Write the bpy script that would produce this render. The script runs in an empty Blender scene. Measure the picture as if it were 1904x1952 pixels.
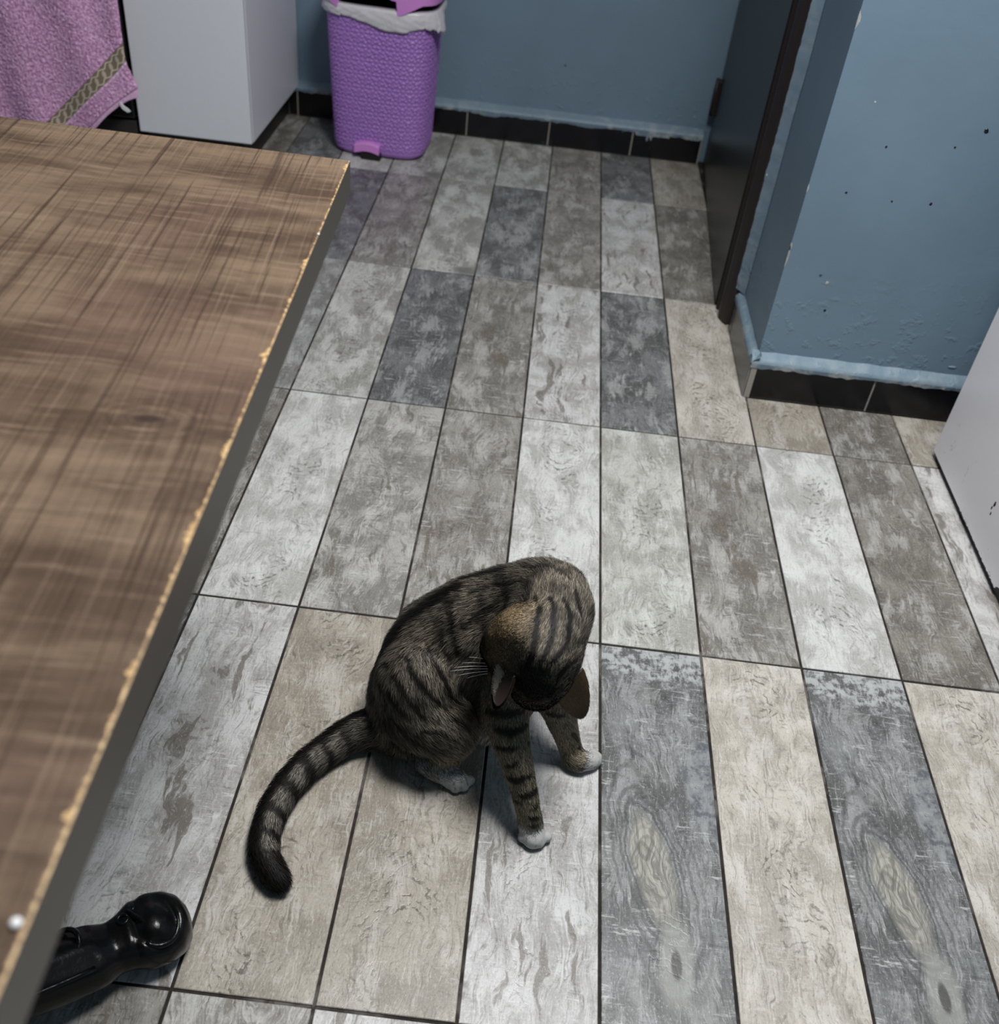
import bpy, bmesh, math, random
import numpy as np
from mathutils import Vector, Matrix, noise as mnoise
random.seed(7)
rng = np.random.default_rng(11)
sc = bpy.context.scene

# ------------------------------------------------------------------ camera
cam_d = bpy.data.cameras.new('camera'); cam = bpy.data.objects.new('camera', cam_d)
sc.collection.objects.link(cam); sc.camera = cam
right = Vector((0.99258457, 0.0791669, 0.09224135))
down = Vector((0.12153147, -0.6310713, -0.76614562))
fwd = Vector((-0.0024425, 0.77167455, -0.63601291))
M = Matrix.Identity(4)
for i in range(3):
    M[i][0] = right[i]; M[i][1] = -down[i]; M[i][2] = -fwd[i]
M[0][3], M[1][3], M[2][3] = -0.17920582, -1.09752652, 1.14634328
cam.matrix_world = M
cam_d.sensor_fit = 'HORIZONTAL'; cam_d.sensor_width = 36.0
cam_d.lens = 1902.64 / 1904 * 36.0
cam_d.clip_start = 0.02
cam_d.dof.use_dof = True
cam_d.dof.focus_distance = 1.32
cam_d.dof.aperture_fstop = 6.0

# ------------------------------------------------------------------ light and exposure
w = bpy.data.worlds.new('world'); sc.world = w; w.use_nodes = True
w.node_tree.nodes['Background'].inputs[0].default_value = (0.75, 0.85, 1.0, 1)
w.node_tree.nodes['Background'].inputs[1].default_value = 0.25
def area(name, loc, size, power, col, rot=(0, 0, 0)):
    l = bpy.data.lights.new(name, 'AREA'); l.shape = 'SQUARE'; l.size = size
    l.energy = power; l.color = col
    o = bpy.data.objects.new(name, l); sc.collection.objects.link(o)
    o.location = loc; o.rotation_euler = rot
    return o
area('ceiling_lamp_light', (0.15, -0.06, 2.42), 0.60, 70, (0.99, 0.985, 0.985))
vs = sc.view_settings
sc.display_settings.display_device = 'sRGB'
vs.view_transform = 'Standard'; vs.look = 'None'; vs.gamma = 1.0; vs.use_curve_mapping = False
vs.exposure = 0.0

# ------------------------------------------------------------------ helpers
W = 0.16; L = 0.6046711
def link(o, parent=None):
    sc.collection.objects.link(o)
    if parent is not None: o.parent = parent
    return o
def tag(o, label=None, cat=None, group=None, kind=None):
    if label: o['label'] = label
    if cat: o['category'] = cat
    if group: o['group'] = group
    if kind: o['kind'] = kind
    return o
def empty(name, loc=(0, 0, 0), rz=0):
    o = bpy.data.objects.new(name, None); o.empty_display_size = 0.05
    o.location = loc; o.rotation_euler = (0, 0, rz)
    return link(o)
def mobj(name, verts, faces, mat=None, parent=None, smooth=False):
    me = bpy.data.meshes.new(name)
    me.from_pydata([tuple(map(float, v)) for v in verts], [], faces); me.update()
    if mat: me.materials.append(mat)
    if smooth: me.polygons.foreach_set('use_smooth', [True] * len(me.polygons))
    return link(bpy.data.objects.new(name, me), parent)
def bobj(name, bm, mat=None, parent=None, smooth=False):
    me = bpy.data.meshes.new(name); bmesh.ops.recalc_face_normals(bm, faces=bm.faces[:])
    bm.to_mesh(me); bm.free()
    if mat: me.materials.append(mat)
    if smooth: me.polygons.foreach_set('use_smooth', [True] * len(me.polygons))
    return link(bpy.data.objects.new(name, me), parent)
def box(bm, x0, x1, y0, y1, z0, z1, bev=0.0, seg=2):
    r = bmesh.ops.create_cube(bm, size=1.0)
    vs_ = r['verts']
    for v in vs_:
        v.co = Vector((x0 + (v.co.x + .5) * (x1 - x0), y0 + (v.co.y + .5) * (y1 - y0), z0 + (v.co.z + .5) * (z1 - z0)))
    if bev > 0:
        es = list({e for v in vs_ for e in v.link_edges})
        bmesh.ops.bevel(bm, geom=es, offset=bev, segments=seg, profile=.5, affect='EDGES')
def boxo(name, d, mat, parent=None, bev=0.0, seg=2):
    bm = bmesh.new(); box(bm, *d, bev=bev, seg=seg)
    return bobj(name, bm, mat, parent, smooth=False)
def prism(name, poly, z0, z1, mat, parent=None, bev=0.0):
    bm = bmesh.new()
    a = [bm.verts.new((x, y, z0)) for x, y in poly]; b = [bm.verts.new((x, y, z1)) for x, y in poly]
    bm.faces.new(a); bm.faces.new(b)
    n = len(poly)
    for i in range(n): bm.faces.new((a[i], a[(i + 1) % n], b[(i + 1) % n], b[i]))
    if bev: bmesh.ops.bevel(bm, geom=bm.edges[:], offset=bev, segments=2, profile=.5, affect='EDGES')
    return bobj(name, bm, mat, parent)
def tube(name, pts, rad, mat, parent=None, n=10, cap=True):
    pts = [Vector(p) for p in pts]
    if not hasattr(rad, '__len__'): rad = [rad] * len(pts)
    V = []; F = []
    prev = None
    for i, p in enumerate(pts):
        t = (pts[min(i + 1, len(pts) - 1)] - pts[max(i - 1, 0)]).normalized()
        if prev is None:
            u = t.cross(Vector((0, 0, 1)))
            if u.length < 1e-3: u = t.cross(Vector((1, 0, 0)))
            u.normalize()
        else:
            u = (prev - t * prev.dot(t)).normalized()
        prev = u; v = t.cross(u)
        for k in range(n):
            a = 2 * math.pi * k / n
            V.append(p + (u * math.cos(a) + v * math.sin(a)) * rad[i])
    for i in range(len(pts) - 1):
        for k in range(n):
            F.append((i * n + k, i * n + (k + 1) % n, (i + 1) * n + (k + 1) % n, (i + 1) * n + k))
    if cap:
        F.append(tuple(range(n - 1, -1, -1))); F.append(tuple(range((len(pts) - 1) * n, len(pts) * n)))
    return mobj(name, V, F, mat, parent, smooth=True)
def n1(x, y=0., z=0.): return mnoise.noise(Vector((x, y, z)))

# node DSL
class G:
    def __init__(s, name, rough=.5, spec=.5):
        s.m = bpy.data.materials.new(name); s.m.use_nodes = True; s.t = s.m.node_tree
        s.b = s.t.nodes['Principled BSDF']; s.b.inputs['Roughness'].default_value = rough
        s.b.inputs['Specular IOR Level'].default_value = spec
    def put(s, sock, v):
        if isinstance(v, bpy.types.NodeSocket): s.t.links.new(v, sock)
        elif isinstance(v, (tuple, list)) and len(v) == 3 and len(sock.default_value) == 4: sock.default_value = (*v, 1)
        else: sock.default_value = v
    def n(s, typ, out=0, props=None, **ins):
        nd = s.t.nodes.new(typ)
        for k, v in (props or {}).items(): setattr(nd, k, v)
        for k, v in ins.items():
            s.put(nd.inputs[int(k[1:])] if k[0] == 'i' and k[1:].isdigit() else nd.inputs[k], v)
        return nd.outputs[out]
    def ma(s, op, a, b=0., c=0., clamp=False):
        nd = s.t.nodes.new('ShaderNodeMath'); nd.operation = op; nd.use_clamp = clamp
        s.put(nd.inputs[0], a); s.put(nd.inputs[1], b); s.put(nd.inputs[2], c); return nd.outputs[0]
    def add(s, a, b): return s.ma('ADD', a, b)
    def mul(s, a, b): return s.ma('MULTIPLY', a, b)
    def ss(s, x, lo, hi, a=0., b=1.):
        nd = s.t.nodes.new('ShaderNodeMapRange'); nd.interpolation_type = 'SMOOTHSTEP'
        for i, v in enumerate((x, lo, hi, a, b)): s.put(nd.inputs[i], v)
        return nd.outputs[0]
    def mix(s, f, a, b, mode='MIX'):
        nd = s.t.nodes.new('ShaderNodeMix'); nd.data_type = 'RGBA'; nd.blend_type = mode
        s.put(nd.inputs[0], f); s.put(nd.inputs[6], a); s.put(nd.inputs[7], b); return nd.outputs[2]
    def xyz(s, v):
        nd = s.t.nodes.new('ShaderNodeSeparateXYZ'); s.put(nd.inputs[0], v); return nd.outputs
    def vec(s, x, y, z=0.):
        nd = s.t.nodes.new('ShaderNodeCombineXYZ')
        for i, v in enumerate((x, y, z)): s.put(nd.inputs[i], v)
        return nd.outputs[0]
    def noise(s, v, scale=5., detail=3., rough=.55, dist=0.):
        nd = s.t.nodes.new('ShaderNodeTexNoise')
        s.put(nd.inputs['Vector'], v); nd.inputs['Scale'].default_value = scale
        nd.inputs['Detail'].default_value = detail; nd.inputs['Roughness'].default_value = rough
        nd.inputs['Distortion'].default_value = dist; return nd.outputs[0]
    def vor(s, v, scale=5., out=0, rnd=1.):
        nd = s.t.nodes.new('ShaderNodeTexVoronoi'); s.put(nd.inputs['Vector'], v)
        nd.inputs['Scale'].default_value = scale; nd.inputs['Randomness'].default_value = rnd; return nd.outputs[out]
    def obj(s): return s.n('ShaderNodeTexCoord', 3)
    def attr(s, name, typ='OBJECT', out=2): return s.n('ShaderNodeAttribute', out, {'attribute_name': name, 'attribute_type': typ})
    def bump(s, h, strength=.3, dist=.002):
        s.put(s.b.inputs['Normal'], s.n('ShaderNodeBump', 0, None, Height=h, Strength=strength, Distance=dist))
    def col(s, c): s.put(s.b.inputs['Base Color'], c); return s
def plain(name, col, rough=.5, spec=.5, bump=0, bs=200):
    g = G(name, rough, spec); n = g.noise(g.obj(), bs, 3)
    g.col(g.mix(n, tuple(c * .9 for c in col), tuple(min(1, c * 1.1) for c in col)))
    if bump: g.bump(n, bump, .001)
    return g.m
# ------------------------------------------------------------------ materials of the room
def tile_mat(name, arch=.5, cross=.4, brush=.4, knot=0, patch=0, streakb=0, long=.5):
    g = G(name, .34, .42)
    o = g.xyz(g.obj()); fl = g.attr('flip'); sd = g.attr('seed')
    x = g.mul(g.mul(o[0], fl), 12.5); y = g.mul(g.mul(o[1], fl), 12.5)      # x in -1..1, y in -3.78..3.78
    z = g.mul(sd, 3.7)
    P = g.vec(x, y, z)
    base = g.n('ShaderNodeObjectInfo', 1); dk = g.attr('dark')
    warp = g.noise(g.vec(x, g.mul(y, .45), z), 1.4, 3)
    wx = g.add(x, g.mul(g.add(warp, -.5), .9))
    fib = g.noise(g.vec(g.mul(wx, 26.), g.mul(y, 1.7), z), 1.0, 5, .7)          # fibres along the plank
    fib2 = g.noise(g.vec(g.mul(wx, 8.), g.mul(y, .9), g.add(z, 3.)), 1.0, 4, .65)
    saw = g.noise(g.vec(g.mul(x, 2.4), g.mul(y, 15.), g.add(z, 1.)), 1.0, 5, .72)   # saw marks across
    spk = g.noise(g.vec(g.mul(x, 34.), g.mul(y, 20.), z), 1.0, 4, .75)
    f0 = g.add(fib, -.5); k0 = g.add(spk, -.5); w0 = g.add(saw, -.5)
    y2 = g.ma('PINGPONG', g.add(y, 6.1), 2.9)
    fld = g.add(y2, g.mul(g.ma('POWER', g.ma('ABSOLUTE', wx), 1.7), -1.7))
    fld = g.add(fld, g.mul(g.noise(P, 1.9, 5, .6), 1.1))
    ring = g.ss(g.ma('SINE', g.mul(fld, 27.)), .25, 1.)
    zone = g.ss(g.add(g.noise(g.vec(x, g.mul(y, .8), g.add(z, 9.)), 1.0, 3), g.mul(k0, .12)), .45, .56)
    ringm = g.mul(g.mul(ring, g.ss(g.ma('ABSOLUTE', wx), .85, .25)), g.mul(zone, g.ss(g.noise(P, 8., 4), .40, .58)))
    blk = g.mix(1., base, (.26, .25, .235), 'MULTIPLY')
    dark = g.mix(1., base, g.vec(dk, g.mul(dk, .98), g.mul(dk, .955)), 'MULTIPLY')
    lite = g.mix(.6, base, (.72, .72, .70))
    cloud = g.noise(g.vec(wx, g.mul(y, .6), z), 1.35, 4, .6)
    f = g.ss(g.add(cloud, g.add(g.mul(f0, .30), g.add(g.mul(w0, .22), g.mul(k0, .15)))), .40, .62)
    c = g.mix(f, dark, base)
    c = g.mix(g.mul(g.ss(fib, .48, .30), long), c, blk)
    c = g.mix(g.mul(g.ss(fib, .56, .72), long * .8), c, lite)
    c = g.mix(g.mul(g.ss(fib2, .56, .68), long * .7), c, dark)
    cz = g.ss(g.noise(g.vec(x, g.mul(y, .7), g.add(z, 15.)), 1.3, 3), .46, .58)      # zones with saw marks
    c = g.mix(g.mul(g.mul(g.ss(saw, .53, .66), cz), cross), c, blk)
    c = g.mix(g.mul(g.mul(g.ss(saw, .46, .34), cz), cross), c, lite)
    c = g.mix(g.mul(ringm, arch), c, blk)
    bl = g.add(g.noise(g.vec(g.mul(x, 1.4), g.mul(y, .6), g.add(z, 4.)), 1.5, 5, .62), g.add(g.mul(f0, .45), g.mul(w0, .28)))
    c = g.mix(g.mul(g.ss(bl, .50, .64), brush), c, lite)
    st = g.add(g.noise(g.vec(g.mul(wx, 2.1), g.mul(y, .38), g.add(z, 20.)), 1.6, 4, .6), g.mul(f0, .10))
    c = g.mix(g.mul(g.ss(st, .585, .635), streakb), c, (.125, .105, .082))
    c = g.mix(g.mul(g.ss(spk, .56, .68), .50), c, lite)
    c = g.mix(g.mul(g.ss(spk, .44, .31), .60), c, blk)
    # dark stain at one corner and at the edge
    ex = g.add(x, -.80); ey = g.add(y, 3.55)
    sd_ = g.ma('SQRT', g.add(g.mul(ex, ex), g.mul(g.mul(ey, ey), 2.2)))
    stain = g.ss(g.add(sd_, g.mul(g.noise(P, 4., 4), .6)), .85, .55)
    ex2 = g.add(x, 1.0); ey2 = g.add(y, .35)
    s2 = g.ma('SQRT', g.add(g.mul(g.mul(ex2, ex2), 9.), g.mul(g.mul(ey2, ey2), 1.3)))
    stain2 = g.ss(g.add(s2, g.mul(g.noise(P, 5., 3), .3)), .72, .55)
    c = g.mix(g.mul(g.ma('MAXIMUM', stain, stain2), g.mul(g.ss(g.ma('SINE', g.mul(sd, 5.1)), -.3, .3), patch)), c, (.11, .11, .10))
    if knot:
        wob = g.mul(g.add(g.noise(P, 1.6, 4), -.5), .75)
        v = g.add(y, .95)
        u = g.add(g.add(x, .15), g.mul(v, .20))
        d = g.add(g.ma('SQRT', g.add(g.mul(g.mul(u, u), 9.), g.mul(g.mul(v, v), .95))), wob)
        far = g.ss(d, 3.6, 1.1)
        rr = g.ss(g.ma('SINE', g.mul(g.add(d, g.mul(f0, .10)), 15.)), .1, 1.)
        c = g.mix(g.mul(g.mul(rr, far), .55), c, blk)
        pale = g.mix(g.ss(fib, .42, .6), (.20, .195, .17), (.42, .405, .35))
        c = g.mix(g.mul(g.ss(g.add(d, g.mul(f0, .5)), 1.12, .80), .80), c, pale)
        c = g.mix(g.mul(g.mul(g.ss(d, .95, .7), g.ss(g.ma('SINE', g.mul(d, 26.)), .2, 1.)), .40), c, (.12, .11, .085))
        c = g.mix(g.ss(g.ma('ABSOLUTE', g.add(d, -1.14)), .09, .0, 0., .65), c, (.05, .05, .048))
        d3 = g.ma('SQRT', g.add(g.mul(g.mul(g.add(u, .08), g.add(u, .08)), 60.), g.mul(g.mul(g.add(v, -.25), g.add(v, -.25)), 20.)))
        c = g.mix(g.ss(g.ma('ABSOLUTE', g.add(d3, -.6)), .35, .1, 0., .5), c, (.10, .09, .075))
        v4 = g.add(y, 2.55); d4 = g.ma('SQRT', g.add(g.mul(g.mul(g.add(x, -.15), g.add(x, -.15)), 16.), g.mul(g.mul(v4, v4), 2.)))
        c = g.mix(g.mul(g.ss(g.add(d4, wob), 1.3, .7), .55), c, (.36, .36, .33))
        c = g.mix(g.ss(d4, .40, .25), c, (.09, .085, .08))
        top = g.ss(g.add(y, g.mul(g.add(g.noise(P, 2.2, 5, .7), -.5), 1.5)), 2.85, 3.15)
        cr = g.add(g.noise(g.vec(g.mul(x, 3.), g.mul(y, 2.5), z), 2., 5, .6), g.mul(f0, .3))
        c = g.mix(g.mul(g.mul(top, g.ss(cr, .42, .58)), .75), c, (.46, .47, .47))
        ux = g.add(x, -.98); uy = g.add(y, -.75)
        pd = g.ma('SQRT', g.add(g.mul(g.mul(ux, ux), 3.6), g.mul(g.mul(uy, uy), .9)))
        pm = g.ss(g.add(pd, g.mul(g.add(g.noise(P, 4., 4), -.5), .4)), 1.05, .90)
        vr = g.noise(g.vec(g.mul(x, 5.), g.mul(y, 4.), z), 1.5, 4)
        c = g.mix(g.mul(pm, .65), c, g.mix(g.ss(vr, .38, .58), (.09, .10, .115), (.27, .28, .28)))
    g.col(c)
    h = g.add(g.mul(fib, .6), g.add(g.mul(ringm, -.5), g.mul(spk, .5)))
    g.bump(h, .30, .0012)
    g.put(g.b.inputs['Roughness'], g.ss(cloud, .3, .7, .40, .28))
    return g.m
T_WHITE = tile_mat('tile_white_arches', arch=.95, cross=.45, brush=.50, patch=.9, long=.42)
T_MIX = tile_mat('tile_streaked', arch=.65, cross=.65, brush=.40, streakb=.75, long=.50)
T_DARK = tile_mat('tile_dark_knot', arch=.3, cross=.75, brush=.25, knot=1, long=.60)
T_GREY = tile_mat('tile_dark_plain', arch=.35, cross=.60, brush=.40, long=.50)
T_BEIGE = tile_mat('tile_beige', arch=.90, cross=.40, brush=.35, long=.55)

def grout_mat():
    g = G('grout', .85, .2); p = g.obj()
    n = g.noise(p, 9., 4); n2 = g.noise(p, 90., 3)
    c = g.mix(g.ss(n, .52, .62), (.020, .018, .016), (.12, .11, .10))
    g.col(g.mix(g.ss(n2, .4, .7), c, (.035, .028, .023))); g.bump(n2, .4, .001); return g.m
GROUT = grout_mat()
def paint_mat(name, base, worn, amt=.0):
    g = G(name, .48, .35); p = g.obj()
    n = g.noise(p, 3.5, 4, .5); n2 = g.noise(p, 120., 3, .6); n3 = g.noise(p, 22., 5, .6)
    c = g.mix(g.ss(n, .3, .7), tuple(v * .93 for v in base), tuple(v * 1.06 for v in base))
    if amt: c = g.mix(g.mul(g.ss(n3, .46, .62), amt), c, worn)
    d = g.vor(p, 9.)
    c = g.mix(g.ss(d, .030, .018), c, (.55, .58, .58))
    d2 = g.vor(g.n('ShaderNodeVectorMath', 0, {'operation': 'ADD'}, i0=p, i1=(3.3, 1.7, .9)), 7.)
    pit = g.ss(d2, .030, .020)
    c = g.mix(pit, c, (.05, .07, .09))
    g.col(c)
    h = g.add(g.mul(n2, .10), g.add(g.mul(n3, .55), g.mul(pit, -.8)))
    # blistered paint low on the wall
    z = g.xyz(g.n('ShaderNodeNewGeometry', 0))[2]
    bl = g.mul(g.ss(z, .36, .12), g.ss(g.noise(p, 45., 3), .55, .70))
    g.bump(g.add(h, g.mul(bl, .9)), .32, .0035)
    return g.m
BLUE = paint_mat('blue_wall_paint', (.150, .222, .285), (.2, .3, .38))
LEDGE = paint_mat('pale_blue_paint_on_mortar', (.165, .235, .288), (.27, .32, .35), .55)
PLASTER = paint_mat('bare_plaster', (.42, .42, .40), (.25, .27, .28), .6)
def black_tile():
    g = G('black_glazed_skirting', .22, .4); n = g.noise(g.obj(), 14., 4)
    g.col(g.mix(g.ss(n, .5, .8), (.0045, .0045, .006), (.011, .011, .013)))
    d = g.vor(g.obj(), 26.); g.col(g.mix(g.mul(g.ss(d, .05, .03), g.ss(n, .5, .6)), g.mix(g.ss(n, .5, .8), (.0045, .0045, .006), (.012, .012, .014)), (.25, .26, .27)))
    return g.m
BLACKT = black_tile()
def door_mat(name, a, b, rough=.38):
    g = G(name, rough, .4); o = g.xyz(g.obj())
    n = g.noise(g.vec(g.mul(o[0], 60.), g.mul(o[1], 60.), g.mul(o[2], 3.)), 1., 4)
    g.col(g.mix(n, a, b)); g.bump(n, .15, .001); return g.m
DOORM = door_mat('dark_door_foil', (.009, .0088, .0088), (.016, .0145, .0135), .33)
FRAMEM = door_mat('dark_brown_frame', (.010, .0065, .0055), (.020, .012, .010), .5)
def enamel(name, col, dirt=0):
    g = G(name, .30, .45); p = g.obj(); n = g.noise(p, 60., 2)
    c = g.mix(n, tuple(v * .98 for v in col), tuple(min(1, v * 1.02) for v in col))
    if dirt:
        n2 = g.noise(p, 30., 5, .7); o = g.xyz(p)
        low = g.ss(o[2], .16, .02)
        c = g.mix(g.mul(g.mul(g.ss(n2, .62, .68), low), .6), c, (.16, .10, .055))
    g.col(c); return g.m
WHITE = enamel('cool_white_laminate', (.74, .755, .80))
ENAMEL = enamel('white_enamel_with_rust', (.80, .78, .81), 1)
# ------------------------------------------------------------------ floor
YB = 2.195; XR = 0.31; YF = 0.787
floor = boxo('floor', (-2.3, 1.6, -2.2, 2.5, -.05, -.0022), GROUT); tag(floor, kind='structure', label='floor of grey and beige wood-look plank tiles with dark grout')
# design: material, colour of the plank, how dark its darker areas are
D = {'W': (T_WHITE, (.575, .575, .555), .66), 'w': (T_WHITE, (.50, .50, .46), .66), 'M': (T_MIX, (.36, .35, .325), .55), 'm': (T_MIX, (.28, .265, .24), .60),
     'N': (T_MIX, (.54, .535, .525), .62), 'K': (T_DARK, (.205, .21, .21), .50), 'k': (T_GREY, (.165, .17, .17), .50), 'B': (T_BEIGE, (.49, .458, .40), .70),
     'b': (T_BEIGE, (.350, .318, .265), .68), 'g': (T_GREY, (.215, .20, .175), .58), 'G': (T_GREY, (.30, .30, .29), .55), 'l': (T_WHITE, (.45, .45, .42), .55)}
rows = {  # from column -9 to column 5
    3: 'lMgkWlllmkbkbkl', 2: 'lMgMkmlkmNgllgk', 1: 'MglMGlkmNkBbgbl', 0: 'kMWMgWMmWwmWgNN',
    -1: 'kMNGkNbbNKBKBKB', -2: 'bMkGGmMNlWbWkbM', -3: 'mWgMbkNWmMGbWkm'}
rows = {k: v + v[3:6] if k < 2 else v for k, v in rows.items()}     # on to column 8 beyond the right edge of the view
TL = {'W': 'weathered white wood-look tile', 'w': 'pale greenish-white wood-look tile', 'M': 'grey wood-look tile with brown streaks', 'm': 'brown-grey streaked wood-look tile', 'N': 'white wood-look tile with brown streaks',
      'K': 'dark grey wood-look tile with a pale oval knot', 'k': 'dark grey wood-look tile', 'B': 'light beige wood-look tile', 'b': 'beige-grey wood-look tile', 'g': 'dark brown-grey wood-look tile', 'G': 'mid grey wood-look tile', 'l': 'light grey wood-look tile'}
seedof = {'W': 2, 'w': 2, 'M': 5, 'm': 5, 'N': 5, 'K': 1, 'k': 8, 'B': 11, 'b': 14, 'g': 17, 'G': 20, 'l': 23}
gj = .0020
def tile_poly(c, r):
    x0, x1, y0, y1 = c * W + gj, (c + 1) * W - gj, r * L + gj, (r + 1) * L - gj
    if y1 > YB: y1 = YB
    polys = [(x0, x1, y0, y1)]
    if y0 < -2.09: y0 = -2.09; polys = [(x0, x1, y0, y1)]
    if x0 >= XR - .005 and c >= 2:
        if y0 >= YF: return []
        y1 = min(y1, YF); polys = [(x0, x1, y0, y1)]
    elif x1 > XR and y1 > YF:           # meets the protruding wall: cut along its skirting
        if x0 < XR + .03: polys = [(x0, min(x1, XR + .05), y0, y1)]
    return polys
for r in sorted(rows):
    for i, ch in enumerate(rows[r]):
        c = i - 9
        if c == 4: pass
        for (x0, x1, y0, y1) in tile_poly(c, r):
            if c > 5 and r > 1: continue
            x1 = min(x1, 1.395)
            if x1 - x0 < .01: continue
            m, col, dk = D[ch]
            cx, cy = (c + .5) * W, (r + .5) * L
            bm = bmesh.new(); box(bm, x0 - cx, x1 - cx, y0 - cy, y1 - cy, -.008, 0)
            top = [e for e in bm.edges if all(abs(v.co.z) < 1e-6 for v in e.verts)]
            bmesh.ops.bevel(bm, geom=top, offset=.0008, segments=1, affect='EDGES')
            o = bobj('tile', bm, m, floor)
            o.location = (cx, cy, random.uniform(-.0003, .0003))
            o.rotation_euler = (random.uniform(-.001, .001), random.uniform(-.001, .001), 0)
            k = 1 + random.uniform(-.05, .05)
            o.color = (col[0] * k, col[1] * k, col[2] * k, 1)
            same = ch in 'KB' and r == -1
            o['seed'] = float(seedof[ch] + (0 if same else (abs(c * 7 + r * 3) % 4) * 6.3))
            o['flip'] = 1.0 if same or (c + r) % 2 else -1.0
            o['dark'] = float(dk); o['label'] = TL[ch]

# ------------------------------------------------------------------ walls
def wall(name, d, label, mat=BLUE):
    o = boxo(name, d, mat); return tag(o, label, kind='structure')
wall('wall_back', (-2.2, .50, 2.22, 2.32, 0, 2.6), 'dusty blue painted wall behind the purple bin')
bm = bmesh.new(); box(bm, .325, 1.5, .81, 1.204, 0, 2.6); box(bm, .385, 1.5, 1.2041, 2.22, 0, 2.6); box(bm, .325, .3849, 1.2041, 2.22, 2.07, 2.6)
tag(bobj('wall_right', bm, BLUE), 'projecting blue painted wall to the right of the dark door', kind='structure')
wall('wall_left', (-2.3, -2.2, -2.1, 2.32, 0, 2.6), 'blue painted wall on the left side of the room')
wall('wall_side', (1.4, 1.5, -2.1, .81, 0, 2.6), 'blue painted wall behind the white appliance')
wall('wall_front', (-2.3, 1.5, -2.2, -2.1, 0, 2.6), 'blue painted wall behind the viewer')
CEIL = plain('ceiling_white', (.62, .62, .60), .8)
tag(boxo('ceiling', (-2.3, 1.5, -2.2, 2.32, 2.6, 2.7), CEIL), 'white ceiling', kind='structure')
# lamp on the ceiling
lampm = G('lamp_diffuser', .5); lampm.col((.8, .8, .8)); lampm.b.inputs['Emission Color'].default_value = (1, .98, .95, 1); lampm.b.inputs['Emission Strength'].default_value = 2.0
lt = empty('ceiling_light', (.15, -.06, 2.6)); tag(lt, 'square white ceiling light panel', 'lamp')
boxo('housing', (-.17, .17, -.17, .17, -.06, 0), CEIL, lt, .005); boxo('diffuser', (-.155, .155, -.155, .155, -.068, -.0605), lampm.m, lt, .002)

def skirting(name, label, p0, p1, nrm, cuts, h=.085, rec=.025):
    """black tiles along p0->p1, nrm points into the room; cuts are distances along the line"""
    p0 = Vector(p0); p1 = Vector(p1); nrm = Vector(nrm); d = (p1 - p0); Ln = d.length; d /= Ln
    def P(s, o, z): q = p0 + d * s + nrm * o; return (q.x, q.y, z)
    def slab(nm, s0, s1, o0, o1, z0, z1, mat, par):
        V = [P(s, o, z) for z in (z0, z1) for s, o in ((s0, o0), (s1, o0), (s1, o1), (s0, o1))]
        F = [(0, 3, 2, 1), (4, 5, 6, 7), (0, 1, 5, 4), (1, 2, 6, 5), (2, 3, 7, 6), (3, 0, 4, 7)]
        bm = bmesh.new(); vv = [bm.verts.new(v) for v in V]
        for f in F: bm.faces.new([vv[i] for i in f])
        bmesh.ops.bevel(bm, geom=bm.edges[:], offset=.0008, segments=1, affect='EDGES')
        return bobj(nm, bm, mat, par)
    core = slab(name, 0, Ln, -rec, -.0025, 0, h - .001, PALEG, None); tag(core, label, kind='structure')
    for a, b in zip(cuts[:-1], cuts[1:]):
        slab('skirting_tile', a + .002, b - .002, -.004, random.uniform(-.0004, .0006), .003, h, BLACKT, core)
    # sloping mortar ledge, painted pale blue
    n = max(8, int(Ln / .006)); V = []; F = []
    for i in range(n + 1):
        s = Ln * i / n
        e = n1(s * 30, 3.1, p0.x * 9) * .0012 + n1(s * 90, 7) * .0008
        e2 = n1(s * 22, 9.1, p0.y) * .0015
        V += [P(s, .0008 + e * .3, h - .006), P(s, .0016 + e * .3, h + .001 + e * .4), P(s, -.006 + e, h + .009 + e), P(s, -.016 + e, h + .015 + e2), P(s, -rec - .001, h + .021 + e2 + e)]
    for i in range(n):
        for k in range(4): F.append((i * 5 + k, (i + 1) * 5 + k, (i + 1) * 5 + k + 1, i * 5 + k + 1))
    mobj('mortar_ledge', V, F, LEDGE, core, smooth=True)
    # paint smeared over the top of the tiles with a ragged lower edge
    V = []; F = []
    n = int(Ln / .002)
    for i in range(n + 1):
        s = Ln * i / n
        low = .006 + .007 * max(0, n1(s * 14, 5.5, p0.x) + .15) + .0035 * n1(s * 60, 2.2) + .004 * max(0, n1(s * 7, 8))
        if name == 'baseboard_back' and 1.13 < s < 1.24:
            q = s - 1.17; low += .006 + (.014 if abs(q) < .0035 else 0) + (.010 if abs(q - .011) < .003 else 0)
        V += [P(s, .0012, h - low), P(s, .0018, h + .001)]
    for i in range(n): F.append((i * 2, i * 2 + 2, i * 2 + 3, i * 2 + 1))
    mobj('paint_smear', V, F, SMEAR, core)
    return core
PALEG = plain('pale_tile_grout', (.30, .28, .25), .85)
SMEAR = paint_mat('smeared_blue_paint', (.13, .19, .24), (.50, .50, .46), .55)
skirting('baseboard_back', 'black tile skirting under the back wall, its top edge smeared with pale blue paint', (-1.03, 2.195, 0), (.318, 2.195, 0), (0, -1, 0),
         [0, .03, .313, .584, .852, 1.1225, 1.345])
skirting('baseboard_right', 'black tile skirting on the projecting blue wall', (.31, .787, 0), (1.4, .787, 0), (0, -1, 0), [0, .270, .54, .81, 1.085])
skirting('baseboard_return', 'grey-black skirting tile on the short side of the projecting wall', (.31, 1.098, 0), (.31, .787, 0), (-1, 0, 0), [0, .041, .31], rec=.016)

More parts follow.
